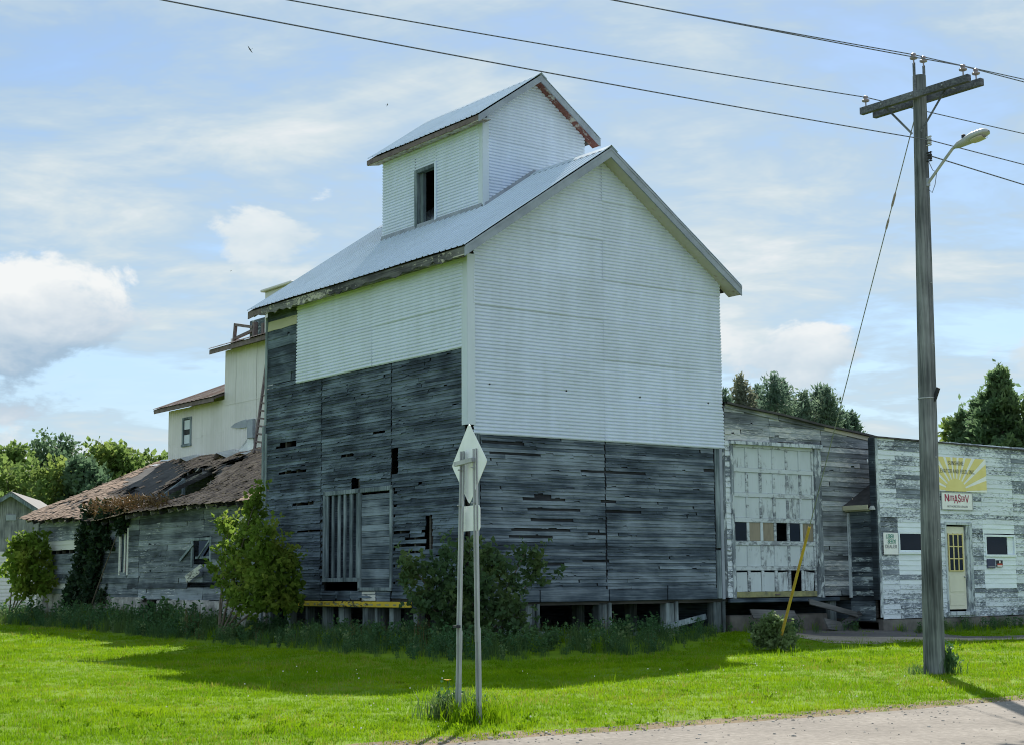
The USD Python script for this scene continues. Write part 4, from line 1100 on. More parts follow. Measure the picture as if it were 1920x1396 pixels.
wall_text('ER', 15.625, 3.535, .135, M['letter_red'], sg, off_=.043, width=.16)
wall_text('V', 15.795, 3.515, .19, M['letter_red'], sg, off_=.043, width=.16)
wall_text('AUTHORIZED DEALER', 15.37, 3.37, .05, M['letter_grey'], sg, off_=.043, width=.88)
sg = office_sign('seed_dealer_sign', 'white square sign with green lettering left of the first office window', 12.29, 12.86, 2.10, 2.66, M['sign_white'])
wall_text('LIBER', 12.535, 2.515, .10, M['letter_green'], sg, off_=.049, width=.30, skew=.15)
wall_text('SEEDS', 12.60, 2.385, .10, M['letter_green'], sg, off_=.049, width=.32, skew=.15)
wall_text('DEALER', 12.575, 2.265, .085, M['letter_grey'], sg, off_=.049, width=.45)
sg = office_sign('blue_notice', 'plain dark blue notice board under the right office window', 16.55, 16.90, 1.745, 1.995, M['notice_blue'])
MB().box(16.585, 16.865, OV - .0485, OV - .047, 1.775, 1.80).build('stripe', M['letter_grey'], sg)
sg = office_sign('warning_notice', 'tiny black and red notice beside the dark blue notice', 16.965, 17.235, 1.775, 1.965, M['black'])
MB().box(16.985, 17.215, OV - .049, OV - .047, 1.79, 1.825).box(17.07, 17.13, OV - .049, OV - .047, 1.885, 1.95).build('panel', M['sign_white'], sg)
MB().box(16.985, 17.215, OV - .049, OV - .047, 1.826, 1.87).build('panel', M['notice_red'], sg)

# ------------------------------------------------------------------ the long shed whose roof has fallen in
rng = np.random.default_rng(13)
shed = site('collapsed_shed', 'long low weathered shed with a fallen-in brown shingle roof, left of the elevator', 'shed')
SU, SV0, SV1 = 0.2, 9.45, 26.45
SPL = ('s', SU)
SR = (6.0 - 3.72) / 5.25


def sag(u, v):
    d = -0.26 * np.exp(-(((v - 20.6) / 2.0) ** 2 + ((u - .7) / 1.3) ** 2)) - 0.26 * np.exp(-(((v - 17.6) / 2.2) ** 2 + ((u - 1.6) / 1.2) ** 2))
    p = np.stack([np.asarray(u) * .9, np.asarray(v) * .7, np.zeros_like(np.asarray(v, float))], -1)
    return d + 0.10 * (meshkit.fbm(p, 3, 4) - .5) * (1 + 1.2 * ss(v, 17, 21))


def shed_z(u, v):
    return 3.70 + (np.asarray(u) + .25) * SR + sag(u, v) + .10 * ss(v, 24, 27.2)


def on_shed_roof(x, y):
    r_ = ray(x, y)
    nr = np.array([0, 0, 1.0]) - SR * A
    p = EYE + r_ * (((W(-.25, 0, 3.70) - EYE) @ nr) / (r_ @ nr))
    return local(p)


hole_px = [(273, 942), (290, 920), (317, 902), (345, 890), (367, 878), (388, 876), (408, 880), (387, 898), (375, 910), (350, 919), (317, 931), (293, 941)]
HOLE = Polygon([on_shed_roof(*q) for q in hole_px])
TEARS = [Polygon([on_shed_roof(*q) for q in t]) for t in ([(225, 918), (240, 913), (258, 918), (250, 926), (232, 925)], [(195, 944), (230, 938), (272, 936), (280, 944), (240, 948)], [(118, 946), (140, 941), (165, 942), (150, 950)], [(410, 868), (440, 856), (470, 852), (455, 864), (425, 874)])]
BARE = Polygon([on_shed_roof(*q) for q in [(232, 905), (300, 868), (330, 868), (350, 885), (300, 905), (270, 935), (235, 930)]])
import shapely
us_, vs_ = np.linspace(-.25, 5.0, 27), np.linspace(9.45, 27.2, 72)
UU, VV = np.meshgrid(us_, vs_)
jit = (meshkit.noise(np.stack([UU * 3, VV * 3, UU * 0], -1), 6) - .5) * .35
ZZ_ = shed_z(UU, VV)
pts = np.stack([UU, VV, ZZ_], -1)
f = []
open_ = [HOLE.buffer(.13)] + TEARS
for i in range(len(vs_) - 1):
    for j in range(len(us_) - 1):
        c = shapely.Point((us_[j] + us_[j + 1]) / 2 + jit[i, j], (vs_[i] + vs_[i + 1]) / 2 + jit[j % 20, i % 20])
        if any(h_.contains(c) for h_ in open_):
            continue
        a = i * len(us_) + j
        f.append([a, a + 1, a + 1 + len(us_), a + len(us_)])
deck = MB().add(pts.reshape(-1, 3), f)
deck.add(pts.reshape(-1, 3) - [0, 0, .05], f)
roofp = deck.build('roof', M['tar_paper'], shed)
mb = MB()
nsh = 0
for ci, u0 in enumerate(np.arange(-.34, 5.0, .135)):
    v = 9.45 + rng.uniform(0, .1)
    while v < 27.22:
        w_ = rng.uniform(.10, .24)
        c = shapely.Point(u0 + .07 + rng.normal(0, .12), v + w_ / 2 + rng.normal(0, .12))
        pb = .02 + (.85 if BARE.contains(c) else 0) + .10 * float(ss(v, 18, 22))
        if not any(h_.contains(c) for h_ in open_) and rng.random() > pb:
            lift = .012 + rng.uniform(0, .02) + (rng.uniform(0, .06) if rng.random() < .08 else 0)
            e = rng.uniform(-.03, .03)
            a, b = v + .004, v + w_ - .004
            lo, hi = u0 + e, u0 + .17
            z = lambda u, vv: float(shed_z(np.array(u), np.array(vv)))
            z00, z01, z10, z11 = z(lo, a) + lift, z(lo, b) + lift + rng.uniform(-.008, .008), z(hi, a) + .012, z(hi, b) + .012
            mb.add([(lo, a, z00), (lo, b, z01), (hi, b, z11), (hi, a, z10), (lo, a, z00 - .014), (lo, b, z01 - .014)], [[0, 1, 2], [0, 2, 3], [0, 4, 5], [0, 5, 1]])
            nsh += 1
        v += w_
tag(mb.build('shingles', M['shingle'], roofp), kind='stuff')
for v in np.arange(9.9, 27, .62):
    p0, p1 = (-.2, v, float(shed_z(-.2, v)) - .13), (4.95, v, float(shed_z(4.95, v)) - .13)
    if 15.4 < v < 19.4:
        p1 = (2.2 + .4 * (v - 15.4), v, float(shed_z(1.9, v)) - .15)
    MB().beam(p0, p1, .05, .13).build('rafter', M['fascia_old'], shed)
h0 = on_shed_roof(345, 892)
MB().cbox(h0[0] - .05, h0[0] + .02, h0[1] - .09, h0[1] + .09, 3.9, float(shed_z(*h0)) - .02, c=.01).build('prop', M['frame_wood'], shed)
b0, b1 = on_shed_roof(290, 921), on_shed_roof(343, 893)
MB().beam((*b0, float(shed_z(*b0)) - .12), (*b1, float(shed_z(*b1)) - .12), .05, .16).build('purlin', M['frame_wood'], shed)
# broken deck boards hanging at the edges of the hole
for k in range(16):
    p = HOLE.exterior.interpolate(rng.uniform(0, 1), normalized=True)
    zz = float(shed_z(p.x, p.y))
    L = rng.uniform(.2, .55)
    MB().beam((p.x, p.y, zz - .02), (p.x - rng.uniform(.0, .3) * L, p.y + rng.uniform(-.5, .5) * L, zz - L * rng.uniform(.2, .8)), rng.uniform(.08, .16), .02, (0, .3, 1)).build('broken_board', M['fascia_old'], roofp)
swl = MB()
for s in np.arange(9.6, 26.4, .61):
    if not (12.75 < s < 14.15 or 18.55 < s < 19.35):
        swl.box(SU + .03, SU + .13, s - .03, s + .03, .95, 3.6)
swl = swl.box(SU + .05, SU + .11, 9.5, 26.35, 3.42, 3.52).build('front_wall', M['inner_wood'], shed)
MB().box(SU + .05, 5.0, 26.35, 26.45, -.2, 3.7).box(4.9, 5.0, 9.5, 26.35, -.2, 5.9).box(SU + .05, 4.9, 9.45, 9.5, .6, 3.7).build('rear_wall', M['dark_board'], shed)
hsd = [(18.58, 19.32, 1.75, 3.22), (12.80, 14.12, 1.92, 2.78)]
for q in ((392, 945, 405, 950), (355, 1093, 400, 1098), (245, 1000, 262, 1004), (430, 1090, 450, 1096), (100, 1035, 140, 1041)):
    a, z1_ = on_side(q[2], q[1], SU)
    b, z0_ = on_side(q[0], q[3], SU)
    hsd.append((a, b, z0_ - .06, z1_ + .03, .2))
lap_wall(swl, SPL, 1.02, 3.62, .162, [(9.5, 13.3), (13.3, 17.8), (17.8, 22.1), (22.1, 26.42)], None, rng, holes=hsd, rag=.010, bite=.05, gap=.03, breaks=.35, step=.5, warp=.010,
         pick=lambda s, z: M['shed_white'] if (23.2 < s < 26 and 2.72 < z < 2.90) or rng.random() < .025 else M['shed_board'])
MB().cbox(SU - .04, SU + .02, 26.36, 26.47, 1.0, 3.6, c=.008).build('corner_board', M['shed_board'], shed)
v = 9.5
k = 0
while v < 26.4:
    L = min(rng.uniform(1.5, 2.6), 26.45 - v)
    if k not in (3,):
        MB().cbox(SU - .05, SU + .22, v + .01, v + L - .01, -.3, .98 + .012 * (v - 9.5) * 1.1, c=.02).build('footing', M['concrete'], shed)
    else:
        MB().cbox(SU - .05, SU + .22, v + .01, v + L * .45, -.3, 1.0, c=.02).build('footing', M['concrete'], shed)
    v += L
    k += 1
w1 = MB().cbox(SU - .04, SU + .02, 18.58, 18.68, 1.76, 3.22, c=.008).cbox(SU - .04, SU + .02, 19.20, 19.30, 1.76, 3.0, c=.008).cbox(SU - .01, SU + .03, 18.88, 18.96, 1.8, 3.2, c=.008).build('window', M['shed_white'], shed)
MB().box(SU + .04, SU + .05, 18.6, 19.3, 1.76, 3.2).build('back_panel', M['dark_board'], w1)
MB().cbox(SU + .0, SU + .03, 18.72, 18.92, 1.78, 2.1, c=.006).build('brick_infill', M['rust_edge'], w1)
w2 = MB().cbox(SU - .04, SU + .02, 12.80, 12.88, 1.95, 2.80, c=.008).cbox(SU - .04, SU + .02, 13.98, 14.08, 1.95, 2.78, c=.008).cbox(SU - .05, SU + .02, 12.78, 14.12, 2.70, 2.78, c=.008).cbox(SU - .03, SU + .02, 12.84, 13.8, 2.18, 2.25, c=.008).build('window', M['frame_wood'], shed)
MB().box(SU + .03, SU + .035, 12.88, 13.7, 2.24, 2.7).build('pane', M['glass'], w2)
MB().beam((SU - .03, 12.9, 2.68), (SU - .05, 13.6, 2.2), .05, .03, (1, 0, 0)).build('loose_bar', M['frame_wood'], w2)
MB().beam((SU - .06, 14.75, 2.15), (SU - .05, 13.9, 2.62), .08, .025, (1, 0, 0)).build('loose_bar', M['frame_wood'], w2)
for a, b in (((SU - .10, 14.25, 1.66), (SU - .22, 13.0, 1.98)), ((SU - .12, 14.15, 1.55), (SU - .25, 13.05, 1.82))):
    MB().beam(a, b, .10, .025, (1, 0, .4)).build('loose_board', M['shed_white'], w2)

# ------------------------------------------------------------------ the metal-clad annex behind the shed
rng = np.random.default_rng(14)
anx = site('metal_annex', 'cream sheet metal annex in two steps behind the collapsed shed', 'annex')
AU, AV0 = 5.0, 16.8
win_a = (24.46, 25.23, 6.46, 7.50)


def tall_sheet(parent, v0, v1, z0_, z1_, mat, off_=0.0, name='wall_sheet'):
    cols = []
    n = max(2, int((v1 - v0) / .083))
    for i in range(n + 1):
        vv_ = v0 + (v1 - v0) * i / n
        cols.append((vv_, .007 * (i % 2) + .0))
    rows = []
    for t in np.linspace(0, 1, 5):
        z_ = z0_ + (z1_ - z0_) * t
        d = (meshkit.noise(np.array([[c[0] * .8, z_ * .7, off_ * 99] for c in cols]), 9) - .5) * .02
        rows.append([(AU - .02 - off_ - c[1] - dd, c[0], z_) for c, dd in zip(cols, d)])
    MB().strip(rows).build(name, mat, parent)


tp = trimesh.creation.extrude_polygon(Polygon([(AV0, 5.2), (26.4, 5.2), (26.4, 7.8), (21.8, 7.8), (21.8, 9.5), (AV0, 9.5)]), .13, engine='earcut')
tv = np.array(tp.vertices)
aw = MB().add(np.stack([AU + .02 + tv[:, 2], tv[:, 0], tv[:, 1]], -1), tp.faces).build('front_wall', M['inner_wood'], anx)
v = 26.44
k = 0
while v > 21.9:
    w_ = rng.choice([.62, .82, .7])
    a = max(v - w_, 21.82)
    zs_ = rng.uniform(6.45, 6.85)
    for z0_, z1_ in ((5.55, zs_ + .03), (zs_, 7.86)):
        o_ = .004 * (k % 2) + (.004 if z0_ > 6 else 0)
        if a < win_a[1] and v > win_a[0]:
            if z0_ < 6:
                tall_sheet(aw, a, v, z0_, min(z1_, win_a[2]), M['annex_metal'], o_)
            tall_sheet(aw, a, v, win_a[3], z1_, M['annex_metal'], o_) if z1_ > win_a[3] else None
            if v > win_a[1] + .03 and z0_ > 6:
                tall_sheet(aw, win_a[1], v, win_a[2], win_a[3], M['annex_metal'], o_)
            if a < win_a[0] - .03 and z0_ > 6:
                tall_sheet(aw, a, win_a[0], win_a[2], win_a[3], M['annex_metal'], o_)
        else:
            tall_sheet(aw, a, v, z0_, z1_, M['annex_metal'], o_)
    v = a
    k += 1
v = 21.84
while v > AV0 + .1:
    w_ = rng.choice([.72, .86, .8])
    a = max(v - w_, AV0)
    for z0_, z1_ in ((5.5, 7.68), (7.64, 9.56)):
        tall_sheet(aw, a, v, z0_, z1_, M['annex_metal'], .004 * (k % 2) + (.004 if z0_ > 6 else 0))
    v = a
    k += 1
aw_ = MB().cbox(AU - .06, AU + .02, win_a[0], win_a[0] + .10, win_a[2], win_a[3], c=.01).cbox(AU - .06, AU + .02, win_a[1] - .10, win_a[1], win_a[2], win_a[3], c=.01).cbox(AU - .06, AU + .02, win_a[0] + .1, win_a[1] - .1, win_a[3] - .08, win_a[3], c=.01).cbox(AU - .08, AU + .02, win_a[0] - .02, win_a[1] + .02, win_a[2] - .03, win_a[2] + .06, c=.01).build('window', M['frame_wood'], anx)
MB().box(AU + .0, AU + .005, win_a[0] + .1, win_a[1] - .1, 7.08, 7.42).build('pane', M['tar_paper'], aw_)
MB().box(AU - .015, AU - .005, win_a[0] + .13, win_a[1] - .13, 7.06, 7.40).build('board', M['trim_white'], aw_)
MB().box(AU - .015, AU - .005, win_a[0] + .13, win_a[1] - .13, 6.54, 6.86).build('board', M['trim_white'], aw_)
MB().box(AU + .0, AU + .003, win_a[0] + .1, win_a[1] - .1, 6.52, 7.06).build('opening', M['black'], aw_)
# closed shell
MB().box(AU + .15, AU + 6, 26.3, 26.4, 3, 7.8).box(AU + 5.9, AU + 6, AV0, 26.3, 3, 9.4).box(AU + .15, AU + 6, AV0 - .1, AV0, 3, 9.4).hexa([(AU + .15, 26.3, 7.8), (AU + 5.9, 26.3, 7.8), (AU + 5.9, 26.4, 7.8), (AU + .15, 26.4, 7.8), (AU + 2.9, 26.3, 9.0), (AU + 3.0, 26.3, 9.0), (AU + 3.0, 26.4, 9.0), (AU + 2.9, 26.4, 9.0)]).box(AU + .15, AU + 5.9, 21.7, 21.8, 7.8, 10.0).build('rear_wall', M['annex_metal'], anx)
roof_sheets(MB().hexa([(AU - .42, 21.9, 7.86), (AU + 3, 21.9, 9.2), (AU + 3, 26.95, 9.2), (AU - .42, 26.95, 7.86), (AU - .42, 21.9, 7.93), (AU + 3, 21.9, 9.27), (AU + 3, 26.95, 9.27), (AU - .42, 26.95, 7.93)]).hexa([(AU + 3, 21.9, 9.2), (AU + 6.3, 21.9, 7.9), (AU + 6.3, 26.95, 7.9), (AU + 3, 26.95, 9.2), (AU + 3, 21.9, 9.27), (AU + 6.3, 21.9, 7.97), (AU + 6.3, 26.95, 7.97), (AU + 3, 26.95, 9.27)]).build('lower_roof', M['rust_edge'], anx), M['annex_roof'], AU - .47, 7.945, AU + 3.02, 9.31, 21.86, 27.0, rng, width=.66, rib=.33, h=.025)
roof_sheets(MB().hexa([(AU - .42, AV0 - .2, 9.55), (AU + 3, AV0 - .2, 10.75), (AU + 3, 22.3, 10.75), (AU - .42, 22.3, 9.55), (AU - .42, AV0 - .2, 9.62), (AU + 3, AV0 - .2, 10.82), (AU + 3, 22.3, 10.82), (AU - .42, 22.3, 9.62)]).hexa([(AU + 3, AV0 - .2, 10.75), (AU + 6.3, AV0 - .2, 9.6), (AU + 6.3, 22.3, 9.6), (AU + 3, 22.3, 10.75), (AU + 3, AV0 - .2, 10.82), (AU + 6.3, AV0 - .2, 9.67), (AU + 6.3, 22.3, 9.67), (AU + 3, 22.3, 10.82)]).build('upper_roof', M['rust_edge'], anx), M['annex_roof'], AU - .47, 9.635, AU + 3.02, 10.86, AV0 - .25, 22.4, rng, width=.66, rib=.33, h=.025)
for a, b, z_ in ((21.9, 26.9, 7.82), (AV0 - .2, 22.3, 9.49)):
    MB().cbox(AU - .43, AU - .40, a, b, z_ - .04, z_ + .10, c=.008).build('eave_board', M['rust_edge'], anx)
# crumpled flashing where the shed roof meets the wall, the patch and the vent box
vv = np.linspace(15.5, 27.0, 60)
bump_ = np.zeros(60)
for c_, w_, h_ in ((23.9, .45, .22), (21.0, .6, .26), (22.9, .3, .05), (19.4, .8, .12)):
    bump_ = np.maximum(bump_, h_ * np.maximum(0, 1 - np.abs(vv - c_) / w_))
zf = np.interp(vv, [15.5, 19.5, 23.1, 27.0], [5.85, 5.80, 5.84, 5.98])
MB().strip([[(AU - .06, a, b + .10 + c_ * .2) for a, b, c_ in zip(vv, zf, bump_)], [(AU - .10, a, b + c_) for a, b, c_ in zip(vv, zf, bump_)], [(AU - .55 - c_ * .8, a, b - .14 + c_ * .9) for a, b, c_ in zip(vv, zf, bump_)]]).build('crumpled_flashing', M['flashing'], anx)
p = [on_side(x, y, AU - .06) for x, y in [(440, 852), (455, 838), (463, 828), (465, 820), (475, 818), (476, 850)]]
MB().add([(AU - .062, a, b) for a, b in p], [[0, i, i + 1] for i in range(1, 5)]).build('metal_patch', M['flashing'], anx)
p = [on_side(x, y, AU - .06) for x, y in [(432, 800), (440, 793), (452, 788), (462, 785), (464, 800), (448, 802)]]
MB().add([(AU - .063, a, b) for a, b in p], [[0, i, i + 1] for i in range(1, 5)]).build('worn_patch', M['trim_grey'], anx)
v0_, z1_ = on_side(465, 786, AU - .1)
v1_, z0_ = on_side(475, 820, AU - .1)
MB().cbox(AU - .14, AU - .02, v1_, v0_, z0_, z1_, c=.015).build('vent_box', M['trim_grey'], anx)
# taller housing seen above the elevator's roof, and the broken timber bracket beside it
MB().cbox(AU, AU + 2.5, 17.1, 19.0, 9.8, 11.22, c=.02).cbox(AU - .12, AU + 2.6, 17.0, 19.12, 11.22, 11.30, c=.02).build('roof_housing', M['annex_metal'], anx)
q = lambda x, y, u=AU + .1: (u, *on_side(x, y, u))
mb = MB().beam(q(441, 609), q(477, 614), .10, .10).beam(q(442, 607), q(439, 641), .10, .10, (1, 0, 0)).beam(q(441, 635), q(476, 619), .09, .09)
mb.build('timber_bracket', M['rust_edge'], anx)
a0, a1 = on_side(473, 603, AU + .3), on_side(500, 640, AU + .3)
MB().cbox(AU + .2, AU + 1.5, a1[0] - 1.0, a0[0], a1[1] - .5, a0[1], c=.02).build('hoist_box', M['side_board'], anx)
for x, y in ((477, 604), (494, 606)):
    c_ = on_side(x, y, AU + .1)
    MB().cbox(AU + .05, AU + .2, c_[0] - .08, c_[0] + .08, 9.6, c_[1], c=.01).build('timber_post', M['rust_edge'], anx)

# the ladder standing on the shed roof
lad = site('wooden_ladder', 'old wooden ladder standing on the shed roof against the cream annex', 'ladder')
f0, f1 = np.array([4.15, *on_side(476.5, 846, 4.15)]), np.array([4.75, *on_side(493, 729, 4.75)])
g0, g1 = np.array([4.15, *on_side(490.5, 849, 4.15)]), np.array([4.75, *on_side(506, 729, 4.75)])
MB().beam(f0 - (f1 - f0) * .02, f1 + (f1 - f0) * .42, .09, .07, (1, 0, 0)).build('rail', M['rust_edge'], lad)
MB().beam(g0 - (g1 - g0) * .02, g1, .09, .07, (1, 0, 0)).build('rail', M['rust_edge'], lad)
for t in np.linspace(.04, .90, 8):
    a, b = f0 + (f1 - f0) * t, g0 + (g1 - g0) * t
    MB().beam(a + (a - b) * .08, b + (b - a) * .08, .06, .07, (1, 0, 0)).build('rung', M['rust_edge'], lad)

# ------------------------------------------------------------------ the grey barn far left
bx = (22 - 960) / F_PX * 80
barn = thing('grey_barn', 'weathered grey gable barn far left beyond the shed, metal clad below', 'barn', (bx, 80, 0), rad(8))
MB().add([(-3.2, 0, -.3), (3.2, 0, -.3), (3.2, 0, 4.1), (0, 0, 6.15), (-3.2, 0, 4.1)], [[0, 1, 2], [0, 2, 3], [0, 3, 4]]).box(-3.2, -3.1, 0.02, 9, -.3, 4.1).box(3.1, 3.2, .02, 9, -.3, 4.1).box(-3.1, 3.1, 8.9, 9, -.3, 4.1).build('wall', M['barn_wood'], barn)
for s in (-1, 1):
    MB().hexa([(s * 3.55, -.3, 3.86), (0, -.3, 6.15), (0, 9.2, 6.15), (s * 3.55, 9.2, 3.86), (s * 3.55, -.3, 3.93), (0, -.3, 6.24), (0, 9.2, 6.24), (s * 3.55, 9.2, 3.93)]).build('roof', M['barn_roof'], barn)
    MB().beam((s * 3.5, -.33, 3.80), (0, -.33, 6.08), .04, .16).build('barge_board', M['frame_wood'], barn)
MB().cbox(1.35, 1.95, -.03, .02, 2.95, 3.35, c=.01).build('window', M['black'], barn)
MB().cbox(-.25, .25, -.04, .02, 4.75, 5.05, c=.01).build('vent', M['trim_grey'], barn)
for k in range(3):
    ribbed_sheet(barn, ('g', 0.0), -3.2, 3.2, -.3 + k * 1.15, .87 + k * 1.15, .19, M['annex_metal'], rng, base=.05, amp=.025, name='wall_sheet', nx=6)

# ------------------------------------------------------------------ plants
def unit(v):
    return v / np.maximum(np.linalg.norm(v, axis=-1, keepdims=True), 1e-9)


def leaf_cards(P, L, wd, rng, out=None, upb=0.25, fold=0.25):
    """One folded diamond leaf at each point."""
    n = len(P)
    d = rng.normal(size=(n, 3))
    d[:, 2] += upb
    if out is not None:
        d += out * 0.9
    d = unit(d)
    s = unit(np.cross(d, rng.normal(size=(n, 3))))
    nn = np.cross(d, s)
    L = np.broadcast_to(L, (n,)) * rng.uniform(.65, 1.3, n)
    Lc = L[:, None]
    w = (Lc * wd)
    v = np.stack([P, P + d * Lc * .45 + s * w + nn * w * fold, P + d * Lc, P + d * Lc * .45 - s * w + nn * w * fold], 1).reshape(-1, 3)
    b = np.arange(n)[:, None] * 4
    f = np.concatenate([b + [0, 1, 2], b + [0, 2, 3]], 0)
    return v, f


def lobes_points(lobes, n, rng, shell=0.45):
    """Points spread through ellipsoid lobes (cx, cy, cz, rx, ry, rz), thick towards their skins."""
    lb = np.array(lobes, float)
    vol = (lb[:, 3] * lb[:, 4] * lb[:, 5]) ** (2 / 3)
    k = rng.choice(len(lb), n, p=vol / vol.sum())
    d = unit(rng.normal(size=(n, 3)))
    r = (1 - rng.random(n) ** 1.6 * (1 - shell * .5))[:, None]
    r *= rng.uniform(.8, 1.12, (n, 1))
    return lb[k, :3] + d * r * lb[k, 3:], d


def broad_tree(name, label, loc, H, R, rng, leaf_mat, n_leaf=3000, size=.3, base=.25, nl=14, trunk=.16, group=None, cat='tree', tall=1.0, stems=1, wd=.42, lob=(.28, .46), upb=.2):
    t = thing(name, label, cat, loc, 0, group)
    lobes = []
    for _ in range(nl):
        a, rr = rng.uniform(0, 2 * np.pi), R * math.sqrt(rng.random()) * .72
        zz = H * (base + (1 - base) * rng.beta(1.6, 1.5))
        k = 1 - .55 * max(0, (zz / H - .55) / .45)
        rl = R * rng.uniform(*lob)
        lobes.append((rr * k * math.cos(a), rr * k * math.sin(a), min(zz, H - rl * tall * .8), rl, rl, rl * tall * rng.uniform(.8, 1.15)))
    lobes.append((0, 0, H - R * .32 * tall, R * .30, R * .30, R * .36 * tall))
    mb = MB()
    for s_ in range(stems):
        o = rng.uniform(-.25, .25, 2) * (stems > 1) * R
        mb.tube([(o[0] * .4, o[1] * .4, -.1), (o[0] * .6, o[1] * .6, H * .3), (o[0] + rng.uniform(-.1, .1) * R, o[1] + rng.uniform(-.1, .1) * R, H * .62), (o[0], o[1], H * .86)], [trunk, trunk * .8, trunk * .5, trunk * .15], 7)
    for l_ in lobes[:10]:
        mb.tube([(0, 0, max(.1 * H, l_[2] * .55)), (l_[0] * .5, l_[1] * .5, l_[2] * .8), (l_[0], l_[1], l_[2])], [trunk * .4, trunk * .28, trunk * .1], 5)
    mb.build('trunk', M['bark'], t)
    P, d = lobes_points(lobes, n_leaf, rng)
    v, f = leaf_cards(P, size, wd, rng, d, upb)
    MB().add(v, f).build('crown', leaf_mat, t)
    return t


def pine_tree(name, label, loc, H, R, rng, mat, group=None, base=.2, plumes=46, cards=70, L=.21):
    """A pine with upswept, separate tufts."""
    t = thing(name, label, 'tree', loc, 0, group)
    mb = MB().tube([(0, 0, -.1), (R * .03, 0, H * .5), (0, 0, H * .97)], [.17, .11, .02], 7)
    V, D = [], []
    for i in range(plumes):
        q = (i + .5) / plumes
        zz = H * (base + (.93 - base) * q ** .85)
        rr = R * (1 - q) ** .75 * rng.uniform(.45, 1.05)
        a = i * 2.4 + rng.uniform(-.4, .4)
        tip = np.array([rr * math.cos(a), rr * math.sin(a), zz + .25 * rr + .25])
        if i % 2 == 0:
            mb.tube([(0, 0, zz - .15 * rr), tip * [.6, .6, 1] - [0, 0, .25], tip - [0, 0, .1]], [.05, .035, .015], 4, caps=False)
        m_ = cards
        hh = H * .055 * rng.uniform(.8, 1.4) + .12
        rad_ = hh * .55
        dd = unit(rng.normal(size=(m_, 3)))
        k = rng.random((m_, 1)) ** .5
        V.append(tip + dd * k * [rad_, rad_, hh])
        D.append(unit(dd * [1, 1, .3] + [0, 0, 1.0]))
    mb.build('trunk', M['bark'], t)
    tip = np.array([0, 0, H])
    dd = unit(rng.normal(size=(cards, 3)))
    V.append(tip + dd * [.12, .12, .4] - [0, 0, .3])
    D.append(unit(dd * [1, 1, .3] + [0, 0, 1.2]))
    v, f = leaf_cards(np.vstack(V), L, .20, rng, np.vstack(D), .3)
    MB().add(v, f).build('crown', mat, t)
    return t


def place(x, y, d):
    p = at_depth(x, y, d)
    return p


def ground_at(x, depth):
    """The ground under picture column x at a given distance."""
    p = at_depth(x, 1090, depth)
    return np.array([p[0], p[1], float(ground_z(p[0], p[1]))])


rng = np.random.default_rng(21)
TREES = 'leafy trees behind the collapsed shed'
for (x, ytop, d, R, kind, lab) in [
        (8, 838, 118, 2.6, 'f', 'thin pale tree at the far left picture edge, above the grey barn'),
        (72, 806, 122, 3.0, 'd', 'tallest dark pointed tree above the far left tree line'),
        (112, 822, 126, 2.6, 'd', 'dark leafy tree close behind the tallest pointed one at far left'),
        (30, 878, 104, 3.4, 'f', 'low yellowish green tree just above the grey barn roof'),
        (95, 864, 100, 3.6, 'f', 'bright round tree in front of the tallest pointed tree'),
        (140, 885, 106, 3.0, 'f', 'bright green tree in the low dip of the left tree line'),
        (195, 834, 104, 3.4, 'f', 'highest round green tree left of the cream metal annex'),
        (165, 862, 100, 2.6, 'd', 'darker tree filling the gap left of the round green tree'),
        (235, 846, 106, 3.0, 'f', 'round leafy tree second from the cream metal annex'),
        (280, 850, 108, 3.0, 'f', 'leafy tree right beside the wall of the cream metal annex'),
        (345, 880, 112, 3.2, 'f', 'leafy tree mostly hidden behind the cream metal annex'),
        (-45, 850, 112, 3.6, 'f', 'leafy tree just outside the left edge, beyond the barn')]:
    p = ground_at(x, d)
    H = at_depth(x, ytop, d)[2] - p[2]
    broad_tree('leafy_tree', lab, p, H, R * 1.12, rng, M['leaf_far'] if kind == 'f' else M['leaf_far_dark'], n_leaf=5200, size=.36, base=.10, nl=22, trunk=.2, group=None, tall=1.05 if kind == 'f' else 1.5, lob=(.22, .36))
PINES = [(1366, 738, 64, .9, 'thin pine tip nearest the white gable wall'), (1398, 708, 66, 1.5, 'paler greyish pine second from the white gable wall'), (1430, 728, 68, 1.5, 'short broad pine between the two tallest behind the drive shed'), (1462, 712, 63, 2.0, 'biggest dense dark pine above the drive shed roof'), (1476, 714, 66, 1.4, 'narrow pine close beside the biggest dense one'),
         (1516, 742, 64, 1.2, 'small pine in the low gap above the drive shed roof'), (1548, 728, 66, 1.7, 'open pine whose tufts show sky between, left of the guy cable'), (1562, 732, 64, 1.2, 'thin pine standing just behind the open one'), (1590, 776, 66, 1.0, 'low pine where the guy cable crosses the skyline'), (1608, 778, 67, .9, 'last small pine on the right end of the pine group')]
for x, yt, d, R, lab in PINES:
    p = ground_at(x, d)
    H = at_depth(x, yt, d)[2] - p[2]
    pine_tree('pine_tree', lab, p, H, R * 1.15, rng, M['needle'] if 'greyish' not in lab else M['needle_brown'], base=.35, plumes=42, cards=120)


